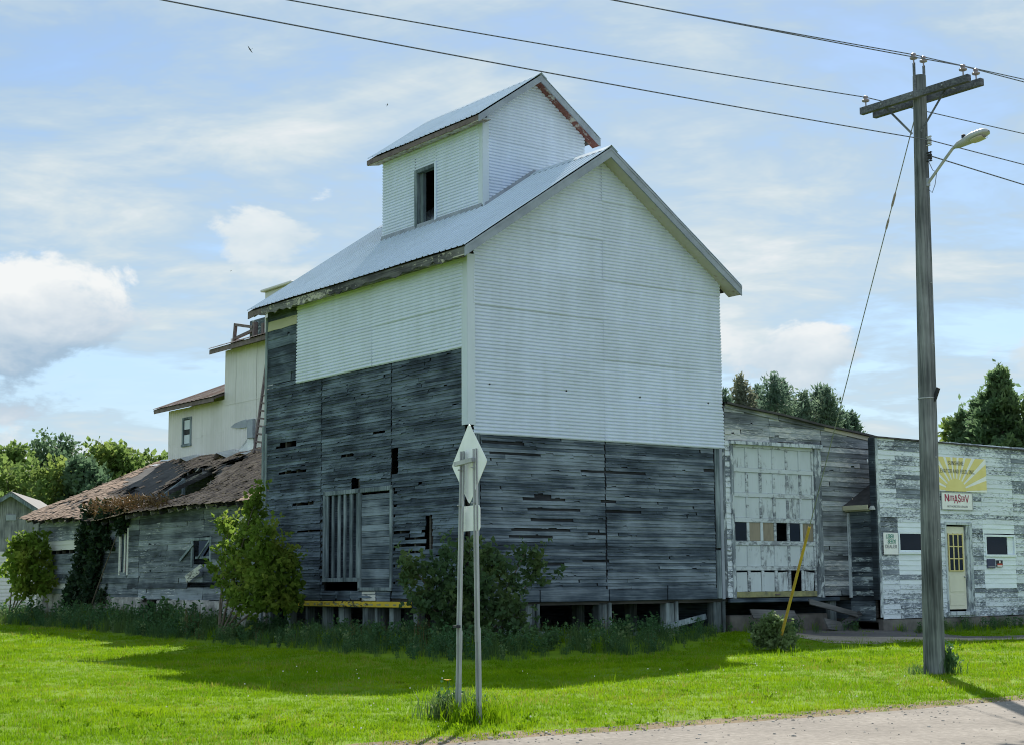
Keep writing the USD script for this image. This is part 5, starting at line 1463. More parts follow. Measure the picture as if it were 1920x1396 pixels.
def spruce_tree(name, label, loc, H, R, rng, mat, n=46, cards=150, L=.25):
    t = thing(name, label, 'tree', loc)
    mb = MB().tube([(0, 0, -.1), (0, 0, H * .5), (0, 0, H * .98)], [.22, .15, .02], 8)
    V, D = [], []
    for i in range(n):
        q = (i + .3) / n
        zz = H * (.06 + .92 * q)
        rr = R * (1 - q) ** .85 * rng.uniform(.45, 1.15) + .10
        a = i * 2.4 + rng.uniform(-.5, .5)
        tip = np.array([rr * math.cos(a), rr * math.sin(a), zz + rr * .12])
        mb.tube([(0, 0, zz), tip * [.5, .5, 1] + [0, 0, -.04], tip], [.05, .035, .012], 4, caps=False)
        k = rng.random((cards, 1)) ** .7
        c = np.array([0, 0, zz]) * (1 - k) + tip * k
        sp = rng.normal(size=(cards, 3)) * [.20, .20, .15] * (.5 + .8 * rr / R)
        V.append(c + sp)
        D.append(unit(np.tile(tip * [1, 1, 0], (cards, 1)) + [0, 0, .9]))
    V.append(np.array([0, 0, H - .5]) + rng.normal(size=(90, 3)) * [.10, .10, .35])
    D.append(np.tile([0, 0, 1.0], (90, 1)))
    mb.build('trunk', M['bark'], t)
    v, f = leaf_cards(np.vstack(V), L, .24, rng, np.vstack(D), .1)
    MB().add(v, f).build('crown', mat, t)
    return t


p = ground_at(1892, 58)
spruce_tree('spruce_tree', 'large dark spruce rising behind the office at the right edge', p, at_depth(1886, 690, 58)[2] - p[2], 3.1, rng, M['spruce_leaf'], n=64, cards=330)
p = ground_at(1852, 60)
spruce_tree('spruce_tree', 'lower spruce in front of the left side of the large dark one', p, at_depth(1848, 745, 60)[2] - p[2], 2.1, rng, M['spruce_leaf'], n=48, cards=300)
p = ground_at(1818, 61)
spruce_tree('spruce_tree', 'short spruce lowest of the group, nearest the utility pole', p, at_depth(1815, 772, 61)[2] - p[2], 1.7, rng, M['spruce_leaf'], n=40, cards=260)
p = ground_at(1955, 57)
spruce_tree('spruce_tree', 'spruce half outside the right picture edge behind the office', p, at_depth(1940, 735, 57)[2] - p[2], 2.2, rng, M['spruce_leaf'], cards=300)
p = ground_at(1800, 62)
broad_tree('leafy_tree', 'yellow green young tree at the foot of the spruces beside the pole', p, at_depth(1800, 790, 62)[2] - p[2], 1.5, rng, M['leaf_far'], n_leaf=1800, size=.24, nl=10, trunk=.08)

# bushes against the buildings
def wild_bush(name, label, spots, rng, mat, n_leaf, size, cat='bush', stems=(), wd=.40, shell=.5, upb=.1, loc=None, shoot=1.0):
    loc = np.array(loc)
    t = thing(name, label, cat, loc)
    mb = MB()
    for s_ in stems:
        s_ = np.array(s_) - loc
        mb.tube([s_[0], (s_[0] + s_[1]) / 2 + rng.normal(size=3) * .04, s_[1]], [.03, .022, .008], 6)
    if stems:
        mb.build('stem', M['bark'], t)
    lb = [(*(np.array(c) - loc), *(np.array(r) * .62)) for c, r in spots]
    P, d = lobes_points(lb, int(n_leaf * .50), rng, .9)
    P, d = [P + rng.normal(size=P.shape) * .05], [d]
    ns = int(n_leaf * .40 / 9)                               # leafy shoots that break the outline
    p0, d0 = lobes_points(lb, ns, rng, 1.0)
    d0 = unit(d0 + [0, 0, .55] + rng.normal(size=d0.shape) * .45)
    ln = rng.uniform(.15, .5, (ns, 1)) * shoot
    for q in np.linspace(.1, 1, 9):
        P.append(p0 + d0 * ln * q + rng.normal(size=p0.shape) * .03 * (1.3 - q))
        d.append(unit(d0 * .4 + rng.normal(size=d0.shape) * .7))
    P, d = np.vstack(P), np.vstack(d)
    v, f = leaf_cards(P, size, wd, rng, d, upb)
    MB().add(v, f).build('foliage', mat, t)
    return t


def side_spot(x, y, u, r, squash=1.0):
    v, z = on_side(x, y, u)
    return W(u, v, z), (r, r, r * squash)


def gable_spot(x, y, v, r, squash=1.0):
    u, z = on_gable(x, y, v)
    return W(u, v, z), (r, r, r * squash)


rng = np.random.default_rng(22)
sp = [side_spot(x, y, u, r, q) for x, y, u, r, q in [(482, 925, -.9, .22, 1.4), (478, 950, -.9, .32, 1), (468, 975, -1.0, .36, 1), (428, 990, -1.0, .34, .9), (414, 984, -1.0, .2, 1), (462, 1000, -1.1, .45, 1), (446, 1025, -1.2, .42, .9), (424, 1040, -1.2, .3, .8), (490, 1005, -1.6, .45, 1),
                                                     (418, 1074, -1.3, .28, .8), (440, 1068, -1.4, .42, .8), (470, 1055, -1.4, .6, .9), (505, 1035, -1.5, .52, 1), (530, 1040, -1.2, .42, .9), (545, 1062, -1.1, .4, .9), (500, 1085, -1.6, .7, .8), (540, 1100, -1.2, .5, .8), (470, 1105, -1.6, .5, .8), (430, 1108, -1.6, .34, .8), (515, 1125, -1.5, .5, .7), (480, 1128, -1.7, .45, .7), (450, 1128, -1.8, .4, .7), (545, 1128, -1.2, .4, .7), (402, 1075, -1.4, .18, .8)]]
b0 = W(-1.8, 8.2, float(ground_z(*W(-1.8, 8.2)[:2])))
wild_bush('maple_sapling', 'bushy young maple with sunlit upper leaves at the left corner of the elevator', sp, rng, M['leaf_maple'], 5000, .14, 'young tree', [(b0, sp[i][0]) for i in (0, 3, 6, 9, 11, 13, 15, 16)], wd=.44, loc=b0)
sp = [gable_spot(x, y, v, r, q) for x, y, v, r, q in [(768, 1055, -.9, .24, 1.2), (765, 1085, -.9, .26, 1), (805, 1072, -1.0, .28, 1), (840, 1045, -1.1, .32, .9), (880, 1035, -1.1, .36, .9), (905, 1050, -1.1, .36, .9), (925, 1048, -1.1, .3, .9), (940, 1070, -1.2, .34, .8), (985, 1035, -1.1, .26, 1), (1005, 1052, -1.1, .22, .9),
                                                      (1000, 1080, -1.2, .26, .8), (1048, 1072, -1.1, .13, .8), (965, 1095, -1.3, .36, .8), (860, 1090, -1.2, .5, .9), (900, 1100, -1.3, .5, .9), (820, 1105, -1.1, .42, .9), (800, 1130, -1.0, .36, .8), (945, 1130, -1.4, .42, .8), (970, 1155, -1.5, .3, .7), (860, 1140, -1.3, .5, .8), (910, 1150, -1.4, .45, .8), (890, 1185, -1.4, .42, .6), (835, 1165, -1.2, .35, .7), (955, 1178, -1.6, .26, .6)]]
b0 = W(-.6, -1.2, float(ground_z(*W(-.6, -1.2)[:2])))
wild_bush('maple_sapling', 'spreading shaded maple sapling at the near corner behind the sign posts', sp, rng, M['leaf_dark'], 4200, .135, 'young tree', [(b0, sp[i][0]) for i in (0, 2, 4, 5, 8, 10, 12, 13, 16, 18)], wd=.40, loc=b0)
sp = [side_spot(x, y, u, r, q) for x, y, u, r, q in [(58, 1015, -.5, .5, 1), (35, 1022, -.8, .35, .9), (28, 1040, -.9, .4, .9), (50, 1048, -.7, .6, .9), (15, 1070, -1.0, .35, .8), (40, 1080, -.8, .6, .8), (75, 1030, -.3, .5, 1), (75, 1065, -.3, .6, .9), (70, 1095, -.4, .6, .8), (45, 1105, -.8, .5, .7), (90, 1090, -.2, .4, .8)]]
b0 = W(-.6, 27.0, float(ground_z(*W(-.6, 27.0)[:2])))
wild_bush('leafy_bush', 'green bush with one bright yellow side at the far left end of the shed', sp, rng, M['leaf_maple'], 3000, .17, 'bush', [(b0, sp[i][0]) for i in (0, 2, 3, 6, 7)], loc=b0)
# creeper on the shed wall
sp = []
for x, y, r in [(175, 962, .5), (205, 958, .45), (235, 960, .4), (165, 985, .5), (195, 985, .6), (225, 985, .35), (160, 1010, .5), (185, 1012, .6), (160, 1040, .55), (182, 1045, .55), (155, 1070, .5), (178, 1075, .5), (145, 1090, .5), (172, 1100, .55), (140, 1115, .5), (165, 1122, .5), (190, 1120, .3), (205, 1020, .25), (130, 1120, .3)]:
    v_, z_ = on_side(x, y, .05)
    sp.append((W(.05, v_, z_), (r * .65, r * .65, r)))
b0 = W(0, 21.5, float(ground_z(*W(0, 21.5)[:2])))
vt = wild_bush('creeper', 'dark green creeper hanging down the wall of the collapsed shed', sp, rng, M['leaf_vine'], 8600, .15, 'creeper', [(b0, sp[i][0]) for i in (2, 6, 8)], loc=b0, shoot=.6)
P = []
for k in range(900):
    x = rng.uniform(165, 300)
    y = 948 - (x - 165) * .06 + rng.normal(0, 4)
    v_, z_ = on_side(x, y, -.2)
    P.append(W(rng.uniform(-.4, .25), v_, 3.72 + rng.uniform(.0, .35)))
v, f = leaf_cards(np.array(P) - b0, .22, .10, rng, None, .5)
MB().add(v, f).build('dry_stalks', M['dry_stalk'], vt)
# the pale bush over the guy anchor
gb = hit_ground(1450, 1208)
sp = []
for x, y, r in [(1450, 1168, .26), (1432, 1180, .24), (1470, 1180, .24), (1420, 1195, .2), (1450, 1192, .32), (1480, 1195, .2), (1440, 1200, .26), (1465, 1202, .25)]:
    q_ = at_depth(x, y, gb[1] + rng.uniform(-.1, .25))
    sp.append((q_, (r, r, r * .8)))
wild_bush('pale_bush', 'small pale green bush round the foot of the yellow guy guard', sp, rng, M['bush_pale'], 3200, .08, 'bush', loc=gb, shoot=.45)

# ------------------------------------------------------------------ grass and weeds
def blade_clump(n, h, spread, w, rng, lean=.35, curl=.3):
    """A tuft of n bent blades."""
    o = rng.normal(size=(n, 2)) * spread
    hh = h * rng.uniform(.55, 1.2, n)
    a = rng.uniform(0, 2 * np.pi, n)
    ln = np.abs(rng.normal(0, lean, n))
    dx, dy = np.cos(a), np.sin(a)
    sx, sy = -np.sin(a + rng.normal(0, .6, n)), np.cos(a + rng.normal(0, .6, n))
    p0 = np.column_stack([o, np.zeros(n) - .01])
    p1 = p0 + np.column_stack([dx * ln * hh * .4, dy * ln * hh * .4, hh * .55])
    p2 = p0 + np.column_stack([dx * ln * hh * (1 + curl), dy * ln * hh * (1 + curl), hh * np.maximum(.35, 1 - .35 * ln)])
    s = np.column_stack([sx, sy, np.zeros(n)]) * w
    v = np.stack([p0 - s, p0 + s, p1 + s * .8, p1 - s * .8, p2], 1).reshape(-1, 3)
    b = np.arange(n)[:, None] * 5
    f = np.concatenate([b + [0, 1, 2], b + [0, 2, 3], b + [3, 2, 4]])
    return v, f


def leafy_clump(h, r, n, L, rng, stems=4):
    P, D = [], []
    mb = MB()
    for _ in range(stems):
        a, q = rng.uniform(0, 2 * np.pi), rng.uniform(.1, 1) * r
        tip = np.array([q * math.cos(a), q * math.sin(a), h * rng.uniform(.6, 1.1)])
        mb.tube([(tip[0] * .3, tip[1] * .3, -.02), tip * [.7, .7, .5], tip], [.006, .005, .002], 3, caps=False)
        m_ = n // stems
        t = rng.uniform(.15, 1, (m_, 1))
        P.append(tip * t * [1, 1, 1] + rng.normal(size=(m_, 3)) * .03)
        D.append(unit(rng.normal(size=(m_, 3)) * [1, 1, .3] + [0, 0, .2]))
    v, f = leaf_cards(np.vstack(P), L, .30, rng, np.vstack(D), .1)
    mb.add(v, f)
    return np.vstack(mb.v), np.vstack(mb.f)


def instancer(name, protos, pts, scales, yaw, which, label, cat):
    pi = UsdGeom.PointInstancer.Define(stage, numbered('/World', name))
    path = str(pi.GetPath())
    UsdGeom.Scope.Define(stage, path + '/kinds')
    targets = []
    for i, (v, f, mat, nm) in enumerate(protos):
        g = MB().add(v, f).build(nm, mat, stage.GetPrimAtPath(path + '/kinds'))
        targets.append(g.GetPath())
    pi.CreatePrototypesRel().SetTargets(targets)
    pi.CreatePositionsAttr(Vt.Vec3fArray.FromNumpy(np.asarray(pts, np.float32)))
    pi.CreateProtoIndicesAttr(Vt.IntArray.FromNumpy(np.asarray(which, np.int32)))
    pi.CreateScalesAttr(Vt.Vec3fArray.FromNumpy(np.asarray(scales, np.float32)))
    q = np.zeros((len(yaw), 4), np.float32)
    q[:, 0], q[:, 3] = np.cos(np.asarray(yaw) / 2), np.sin(np.asarray(yaw) / 2)
    pi.CreateOrientationsAttr(Vt.QuathArray([Gf.Quath(float(a), 0, 0, float(d)) for a, _, _, d in q]))
    tag(pi, label, cat, kind='stuff')
    return pi


wb_px = [(-60, 1164), (0, 1169), (120, 1178), (250, 1190), (400, 1206), (500, 1214), (640, 1226), (760, 1238), (870, 1243), (1000, 1237), (1100, 1227), (1200, 1214), (1300, 1198), (1370, 1186), (1430, 1178)]
wb = [local(hit_ground(*q)) for q in wb_px]
WEED = Polygon([tuple(q) for q in wb] + [(10.5, -.15), (7.6, -.1), (.35, .3), (.3, 27.5), (1.0, 34)]).buffer(0)
BUILT = shapely.union_all([sbox(-.05, -.05, 7.7, 9.4), sbox(.15, 9.3, 12, 27), sbox(7.6, .0, 13.3, 8), sbox(12.1, -1.05, 19.7, 6)])
DRIVE = Polygon([tuple(local((*q, 0))) for q in np.vstack([fe, be[::-1]])]).buffer(0)
rng = np.random.default_rng(31)
shapely.prepare(WEED)
shapely.prepare(BUILT)
shapely.prepare(DRIVE)
# mown lawn: finer tufts nearby, broader ones far off
bands = [(13.3, 20, 95, 1.0), (20, 28, 62, 1.15), (28, 40, 36, 1.45), (40, 64, 15, 2.0)]
pts, sc = [], []
for d0, d1, dens, k in bands:
    half = lambda d: d * (960 + 150) / F_PX
    area = half(d1) * 2 * (d1 - d0)
    n = int(area * dens)
    xy = np.column_stack([rng.uniform(-half(d1), half(d1), n), rng.uniform(d0, d1, n)])
    xy = xy[np.abs(xy[:, 0]) < xy[:, 1] * (960 + 150) / F_PX]
    u, v = local(np.column_stack([xy, np.zeros(len(xy))]))[0], (xy[:, 0] - O[0]) * B[0] + (xy[:, 1] - O[1]) * B[1]
    u = (xy[:, 0] - O[0]) * A[0] + (xy[:, 1] - O[1]) * A[1]
    P_ = shapely.points(u, v)
    keep = ~(shapely.contains(BUILT, P_) | shapely.contains(WEED, P_)) & ~((u > 0) & (v > 0))
    dr = shapely.contains(DRIVE, P_)
    keep &= ~dr | (rng.random(len(u)) < .05)
    ed = v - edge_v(u)
    keep &= (ed > .55) | ((ed > -.1) & (rng.random(len(u)) < np.clip(ed / .8, .03, .6)))
    patch = meshkit.fbm(np.column_stack([xy * .5, np.zeros(len(xy))]), 3, 8)
    keep &= rng.random(len(u)) < .55 + patch * .9
    xy, patch = xy[keep], patch[keep]
    pts.append(np.column_stack([xy, ground_z(xy[:, 0], xy[:, 1])]))
    s = k * rng.uniform(.7, 1.25, len(xy)) * (.65 + .7 * patch)
    sc.append(np.column_stack([s, s, s * rng.uniform(.75, 1.1, len(s)) / (1 + .25 * (k - 1))]))
pts, sc = np.vstack(pts), np.vstack(sc)
protos = [(*blade_clump(20, .055, .065, .0036, rng, lean=.75), M['grass_blade'], 'tuft') for _ in range(5)] + [(*blade_clump(11, .11, .05, .004, rng, lean=.35), M['grass_blade'], 'tall_tuft'), (*blade_clump(13, .07, .06, .0036, rng, lean=.5), M['grass_dry'], 'dry_tuft'), (*leafy_clump(.055, .09, 26, .038, rng, 6), M['grass_blade'], 'clover')]
which = rng.choice(7, len(pts), p=[.18] * 5 + [.05, .05])
dryp = meshkit.fbm(np.column_stack([pts[:, :2] * .35, np.zeros(len(pts))]), 3, 17)
which[(rng.random(len(pts)) < np.clip((.44 - dryp) * .3, .004, .03))] = 7
which[(rng.random(len(pts)) < np.clip((dryp - .57) * 1.2, 0, .2))] = 6
instancer('lawn_grass', protos, pts, sc, rng.uniform(0, 2 * np.pi, len(pts)), which, 'mown sunlit lawn grass around the elevator', 'grass')

# weeds along the foot of the buildings
def fill(poly, dens, rng):
    x0, y0, x1, y1 = poly.bounds
    n = int((x1 - x0) * (y1 - y0) * dens)
    q = np.column_stack([rng.uniform(x0, x1, n), rng.uniform(y0, y1, n)])
    return q[shapely.contains(poly, shapely.points(q))]


q = fill(WEED.difference(BUILT.buffer(-.4)), 13, rng)
offw = Polygon([(12.0, -1.1), (12.0, -2.2), (20, -2.6), (20, -1.05)])
q2 = fill(offw, 12, rng)
q3 = fill(Polygon([(7.9, -.1), (7.9, -1.6), (12, -1.3), (12, -.1)]), 5, rng)
q4 = .0 * fill(Polygon([(.4, .4), (7.2, .4), (7.2, 4), (4, 8), (.4, 8.8)]), 1.5, rng)
q4 = q4[:0]
q = np.vstack([q, q2, q3, q4])
xy = np.array([W(a, b)[:2] for a, b in q])
edge = np.clip(np.array([shapely.Point(a, b).distance(WEED.exterior) for a, b in q]), 0, 1)
edge[len(q) - len(q2) - len(q3) - len(q4):] = .35
edge[len(q) - len(q4):] = .3
s = (.33 + .36 * edge) * rng.uniform(.6, 1.35, len(q)) * np.where((q[:, 1] > 9.6) & (q[:, 0] < 1.5), 1.55, 1.0)
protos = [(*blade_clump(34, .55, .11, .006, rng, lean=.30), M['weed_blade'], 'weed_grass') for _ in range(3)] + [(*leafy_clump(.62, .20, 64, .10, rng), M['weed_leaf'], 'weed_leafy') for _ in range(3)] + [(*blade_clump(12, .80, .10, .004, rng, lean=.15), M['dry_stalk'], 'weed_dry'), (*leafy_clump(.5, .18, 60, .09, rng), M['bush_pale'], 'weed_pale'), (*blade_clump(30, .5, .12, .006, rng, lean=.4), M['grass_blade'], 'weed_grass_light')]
which = rng.choice(9, len(q), p=[.15, .15, .15, .12, .12, .12, .04, .06, .09])
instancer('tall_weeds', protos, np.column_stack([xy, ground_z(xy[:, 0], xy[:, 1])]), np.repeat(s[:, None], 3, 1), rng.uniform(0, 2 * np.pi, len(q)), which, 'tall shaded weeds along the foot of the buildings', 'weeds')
# loose stones along the road's edge
n = 2600
su_ = rng.uniform(-24, 4, n)
sv_ = edge_v(su_) + .5 - np.abs(rng.normal(0, 1.0, n)) * rng.choice([.35, 1, 3], n)
xy = np.array([W(a, b)[:2] for a, b in zip(su_, sv_)])
st_ = trimesh.creation.icosphere(1, .5)
sp_ = []
for k in range(3):
    q_ = np.array(st_.vertices) * [1, .8, .55] * (1 + .35 * (meshkit.noise(np.array(st_.vertices) * 2.3 + k * 7, k)[:, None] - .5))
    sp_.append((q_, np.array(st_.faces), M['stone'], 'stone'))
z_ = rng.gamma(2.0, .007, n) + .006
instancer('loose_gravel', sp_, np.column_stack([xy, np.full(n, .014)]), np.repeat(np.minimum(z_, .05)[:, None], 3, 1), rng.uniform(0, 6.28, n), rng.integers(0, 3, n), 'loose gravel scattered along the edge of the road', 'gravel')
# tufts left standing round the posts and the pole
def tuft(name, label, loc, n, h, spread, rng, mat='weed_blade', leafy=0, w=.006):
    t = thing(name, label, 'weeds', loc)
    v, f = blade_clump(n, h, spread, w, rng, lean=.38)
    MB().add(v, f).build('blades', M[mat], t)
    if leafy:
        v, f = leafy_clump(h * 1.0, spread * 1.5, leafy, .07, rng, 7)
        MB().add(v, f).build('leaves', M['weed_leaf'], t)


tuft('grass_tuft', 'uncut grass round the foot of the nearer right sign post', hit_ground(893, 1354), 420, .30, .15, rng, 'grass_blade', 60)
tuft('grass_tuft', 'uncut grass round the foot of the farther left sign post', hit_ground(850, 1346), 420, .34, .15, rng, 'weed_blade', 90)

# ------------------------------------------------------------------ pole line
rng = np.random.default_rng(41)
PB = hit_ground(1752, 1262)
PT = at_depth(1723.5, 143, PB[1] - .15)
pole = thing('utility_pole', 'weathered wooden utility pole with double crossarm in front of the office', 'utility pole', PB)
pt = PT - PB
mb = MB().tube([pt * t + (np.array([0.0, 0, -.4]) if t == 0 else 0) for t in (0, .12, .3, .5, .7, .9, 1)], [.172, .163, .15, .14, .127, .112, .106], 20)
mb.build('shaft', M['pole_wood'], pole)
AD = -B                                                # the arms point across the road
zl, zr_ = at_depth(1630, 220, PB[1] + .8)[2], at_depth(1828, 142, PB[1] - 1.1)[2]
za = (zl + zr_) / 2 - PB[2]
ctr = pt * (za / pt[2])
R3 = lambda s, o, z: ctr + AD * s + A * o + np.array([0, 0, z])
for o in (-.165, .165):
    a, b = R3(-1.09, o, 0), R3(1.10, o, 0)
    MB().beam(a, b, .09, .115).build('crossarm', M['arm_wood'], pole)
for o in (-.118,):
    for s in (-1, 1):
        MB().beam(R3(.62 * s, o, -.03), R3(.09 * s, o, -.62), .035, .01, A).build('brace', M['arm_wood'], pole)
for s in (-.62, 0, .62):
    MB().tube([R3(s, -.24, 0), R3(s, .24, 0)], .012, 6).build('bolt', M['galvanised'], pole)


def insulator(p, parent, mat='insulator', k=1.0):
    MB().lathe([(0, 0), (.012, 0), (.012, .10 * k), (.03, .10 * k), (.062, .115 * k), (.066, .14 * k), (.04, .155 * k), (.03, .175 * k), (.042, .19 * k), (.042, .215 * k), (.02, .23 * k), (0, .23 * k)], 12, p).build('insulator', M[mat], parent)
    return p + np.array([0, 0, .20 * k])


tops = {}
for i, o in enumerate((-.125, .125)):
    b0 = pt + A * o
    MB().beam(b0 - [0, 0, .32], b0 + [0, 0, .20], .05, .012, A).build('ridge_pin', M['arm_wood'], pole)
    tops[f'top{i}'] = insulator(b0 + np.array([0, 0, .17]), pole, k=.85)
for i, o in enumerate((-.165, .165)):
    tops[f'right{i}'] = insulator(R3(.99, o, .055), pole, k=.85)
tops['left'] = insulator(R3(-.99, -.165, .055), pole, k=.85)
pr_ = lambda z, s: pt * ((z - PB[2]) / pt[2]) + AD * s
zn, zv = at_depth(1742, 273, PB[1])[2], at_depth(1743, 302, PB[1])[2]
for k, z in (('neutral', zn), ('service', zv)):
    c = pr_(z, .17)
    MB().beam(pr_(z + .07, .10), pr_(z + .07, .21), .03, .015).beam(pr_(z - .07, .10), pr_(z - .07, .21), .03, .015).tube([c + [0, 0, -.085] + AD * .02, c + [0, 0, .085] + AD * .02], .008, 6).lathe([(.0, -.045), (.035, -.045), (.04, -.02), (.02, 0), (.04, .02), (.035, .045), (0, .045)], 10, c).build('spool_bracket', M['lamp_grey'] if k == 'neutral' else M['black'], pole)
    tops[k] = c + AD * .03
MB().tube([pr_(4.35, 0) + A * .14 * math.cos(q) + AD * .14 * math.sin(q) for q in np.linspace(0, 2 * math.pi, 18)], .012, 5, caps=False).build('strap', M['galvanised'], pole)
MB().beam(pr_(4.30, .13), pr_(4.50, .22), .03, .06).build('hook', M['black'], pole)
for z in (2.1, 2.7, 3.4, 5.2, 6.2):
    MB().tube([pr_(z, .12) - A * .02, pr_(z, .165) - A * .02], .008, 5).build('step_bolt', M['galvanised'], pole)

# street lamp on its bracket
lamp = thing('street_lamp', 'grey cobra head street lamp on a curved arm high on the utility pole', 'street lamp', PB)
z0_ = at_depth(1743, 345, PB[1])[2]
h0_ = PB + pr_(z0_, .12)
zh = at_depth(1830, 278, PB[1] - .55)[2]
hb = PB + pr_(zh, .72)
loc3 = lambda p: np.asarray(p) - PB
MB().tube([loc3(h0_ + (0, 0, -.05)), loc3(h0_) + AD * .12 + [0, 0, .06], loc3(h0_) + (loc3(hb) - loc3(h0_)) * .6 + [0, 0, .02], loc3(hb) - AD * .10 + [0, 0, -.03], loc3(hb)], .024, 8).build('arm', M['galvanised'], lamp)
MB().cbox(-.035, .035, -.02, .02, -.10, .04, c=.01).build('bracket', M['trim_grey'], lamp)
UsdGeom.Xformable(stage.GetPrimAtPath(str(lamp.GetPath()) + '/bracket')).AddTranslateOp().Set(Gf.Vec3d(*map(float, loc3(h0_) - AD * .0)))
base = loc3(hb)
tilt = np.array([0, 0, .16])
rows = []
for t, wv, hu, hd in ((-.06, .03, .03, .03), (.02, .07, .06, .05), (.18, .095, .085, .06), (.32, .135, .095, .055), (.46, .135, .085, .045), (.55, .10, .06, .03), (.60, .02, .01, .01)):
    c = base + (AD + tilt) * t
    rows.append([c + A * wv * math.cos(q) + np.array([0, 0, 1.0]) * (hu if math.sin(q) > 0 else hd) * math.sin(q) for q in np.linspace(0, 2 * math.pi, 17)])
MB().strip(rows).build('housing', M['lamp_grey'], lamp, smooth=50)
rows = []
for t, wv in ((.30, .09), (.36, .115), (.46, .115), (.52, .08)):
    c = base + (AD + tilt) * t + [0, 0, -.043]
    rows.append([c + A * wv * math.cos(q) + np.array([0, 0, -.035]) * math.sin(q) for q in np.linspace(0, math.pi, 9)])
MB().strip(rows).build('lens', M['lens'], lamp)
MB().lathe([(.0, 0), (.035, 0), (.035, .05), (.02, .06), (0, .06)], 10, base + (AD + tilt) * .12 + [0, 0, .075]).build('photocell', M['black'], lamp)
P_ = [PB + pr_(z0_ + .30, .15), PB + pr_(z0_ + .15, .22), PB + pr_(z0_ + .1, .3), PB + pr_(z0_ - .1, .26), PB + pr_(z0_ - .22, .2), PB + pr_(z0_ - .15, .13)]
MB().tube([loc3(q) for q in P_], .006, 5).build('cable', M['wire'], lamp)


# wires: each through its insulator, along the road, sagging so that it runs as in the photograph
def screen(p):
    q = np.asarray(p) - EYE
    d = q @ fwd
    return 960 + F_PX * (q @ c_r) / d, 698 + F_PX * (q @ c_d) / d


def wire(label, start, left=None, right=None, r=.0085, span=55.0, group=None):
    P0 = PB + start
    pts_ = []
    for sgn, target in ((-1, left), (1, right)):
        if target is None:
            pts_.append([])
            continue
        lo, hi = 0.01, 24.0 if sgn < 0 else 60.0
        for _ in range(60):
            mid = (lo + hi) / 2
            p = P0 + sgn * A * mid
            x = screen(p)[0]
            past = (x < target[0] or (p[1] < 3)) if sgn < 0 else x > target[0]
            lo, hi = (lo, mid) if past else (mid, hi)
        t = lo
        p = P0 + sgn * A * t
        za_, zb_ = -20.0, 20.0
        for _ in range(60):
            zm = (za_ + zb_) / 2
            y = screen(p + [0, 0, zm])[1]
            za_, zb_ = (zm, zb_) if y > target[1] else (za_, zm)
        c2 = 4 * .55 / span ** 2
        a1 = (za_ - c2 * t * t) / t
        ts = np.linspace(0, span, 45)
        pts_.append([P0 + sgn * A * q + [0, 0, a1 * q + c2 * q * q] for q in ts])
    pts_ = pts_[0][::-1] + pts_[1][1 if pts_[0] else 0:]
    w = MB().tube(pts_, r, 6).build('overhead_wire', M['wire'])
    tag(w, label, 'wire', group)


wire('upper wire of the close pair crossing the top right corner, over the pole top', tops['top0'], (1150, 1), (1920, 149))
wire('lower wire of the close pair crossing the top right corner, over the arm end', tops['right0'], (1150, 0.5), (1920, 154))
wire('thin wire on the left crossarm end, running above the upper roof peak', tops['left'], (540, 0), (1920, 251))
wire('lowest long wire, crossing right at the upper house roof peak', tops['neutral'], (305, 0), (1920, 309))
wire('short slack wire leaving the pole to the right under the street lamp', tops['service'], None, (1920, 347), r=.010)

# guy cable with its yellow guard
E1 = hit_ground(1461, 1206)
E0 = PB + pr_(at_depth(1712, 226, PB[1])[2], 0) + B * .12
tg = 0.0
for t in np.linspace(0, 1, 2000):
    if screen(E0 + (E1 - E0) * t)[1] > 987:
        tg = t
        break
guy = thing('guy_cable', 'steel guy cable slanting down from the utility pole to the pale bush', 'guy cable', PB)
g_ = lambda t: E0 + (E1 - E0) * t - PB
MB().tube([g_(0), g_(.5), g_(1.0)], .009, 6).build('cable', M['steel_cable'], guy)
gi = .125
MB().tube([g_(gi - .012), g_(gi - .008), g_(gi + .008), g_(gi + .012)], [.01, .022, .022, .01], 8).build('strain_insulator', M['insulator'], guy)
MB().tube([g_(gi + .03), g_(gi + .034), g_(gi + .045), g_(gi + .049)], [.01, .02, .02, .01], 8).build('strain_insulator', M['insulator'], guy)
MB().tube([g_(tg), g_(tg + (1 - tg) * .5), g_(1.0)], [.029, .029, .031], 10).build('guard', M['yellow_guard'], guy)
rng = np.random.default_rng(43)
pt_t = PB + np.array([.20, -.03, 0])
t = thing('pole_weeds', 'weedy clump growing at the right foot of the utility pole', 'weeds', pt_t)
v, f = leafy_clump(.42, .24, 240, .075, rng, 12)
MB().add(v, f).build('leaves', M['weed_leaf'], t)
v, f = blade_clump(110, .34, .13, .006, rng)
MB().add(v, f).build('blades', M['weed_blade'], t)
t = thing('pole_weeds', 'few thin grass stalks at the left foot of the utility pole', 'weeds', PB + np.array([-.26, .0, 0]))
v, f = blade_clump(60, .22, .08, .005, rng)
MB().add(v, f).build('blades', M['weed_blade'], t)

# ------------------------------------------------------------------ road sign seen from behind
rb = hit_ground(897, 1357)
dR = rb[1]
dL = dR + .20
lb_ = at_depth(857, 1340, dL)
lb_[2] = float(ground_z(lb_[0], lb_[1])) - .05
rt_ = at_depth(889.5, 840, dR)
lt_ = at_depth(866, 845, dL)
sign = thing('road_sign', 'diamond road sign seen from behind with a small plate on two metal posts', 'road sign', rb)
rel = lambda p: np.asarray(p, float) - rb


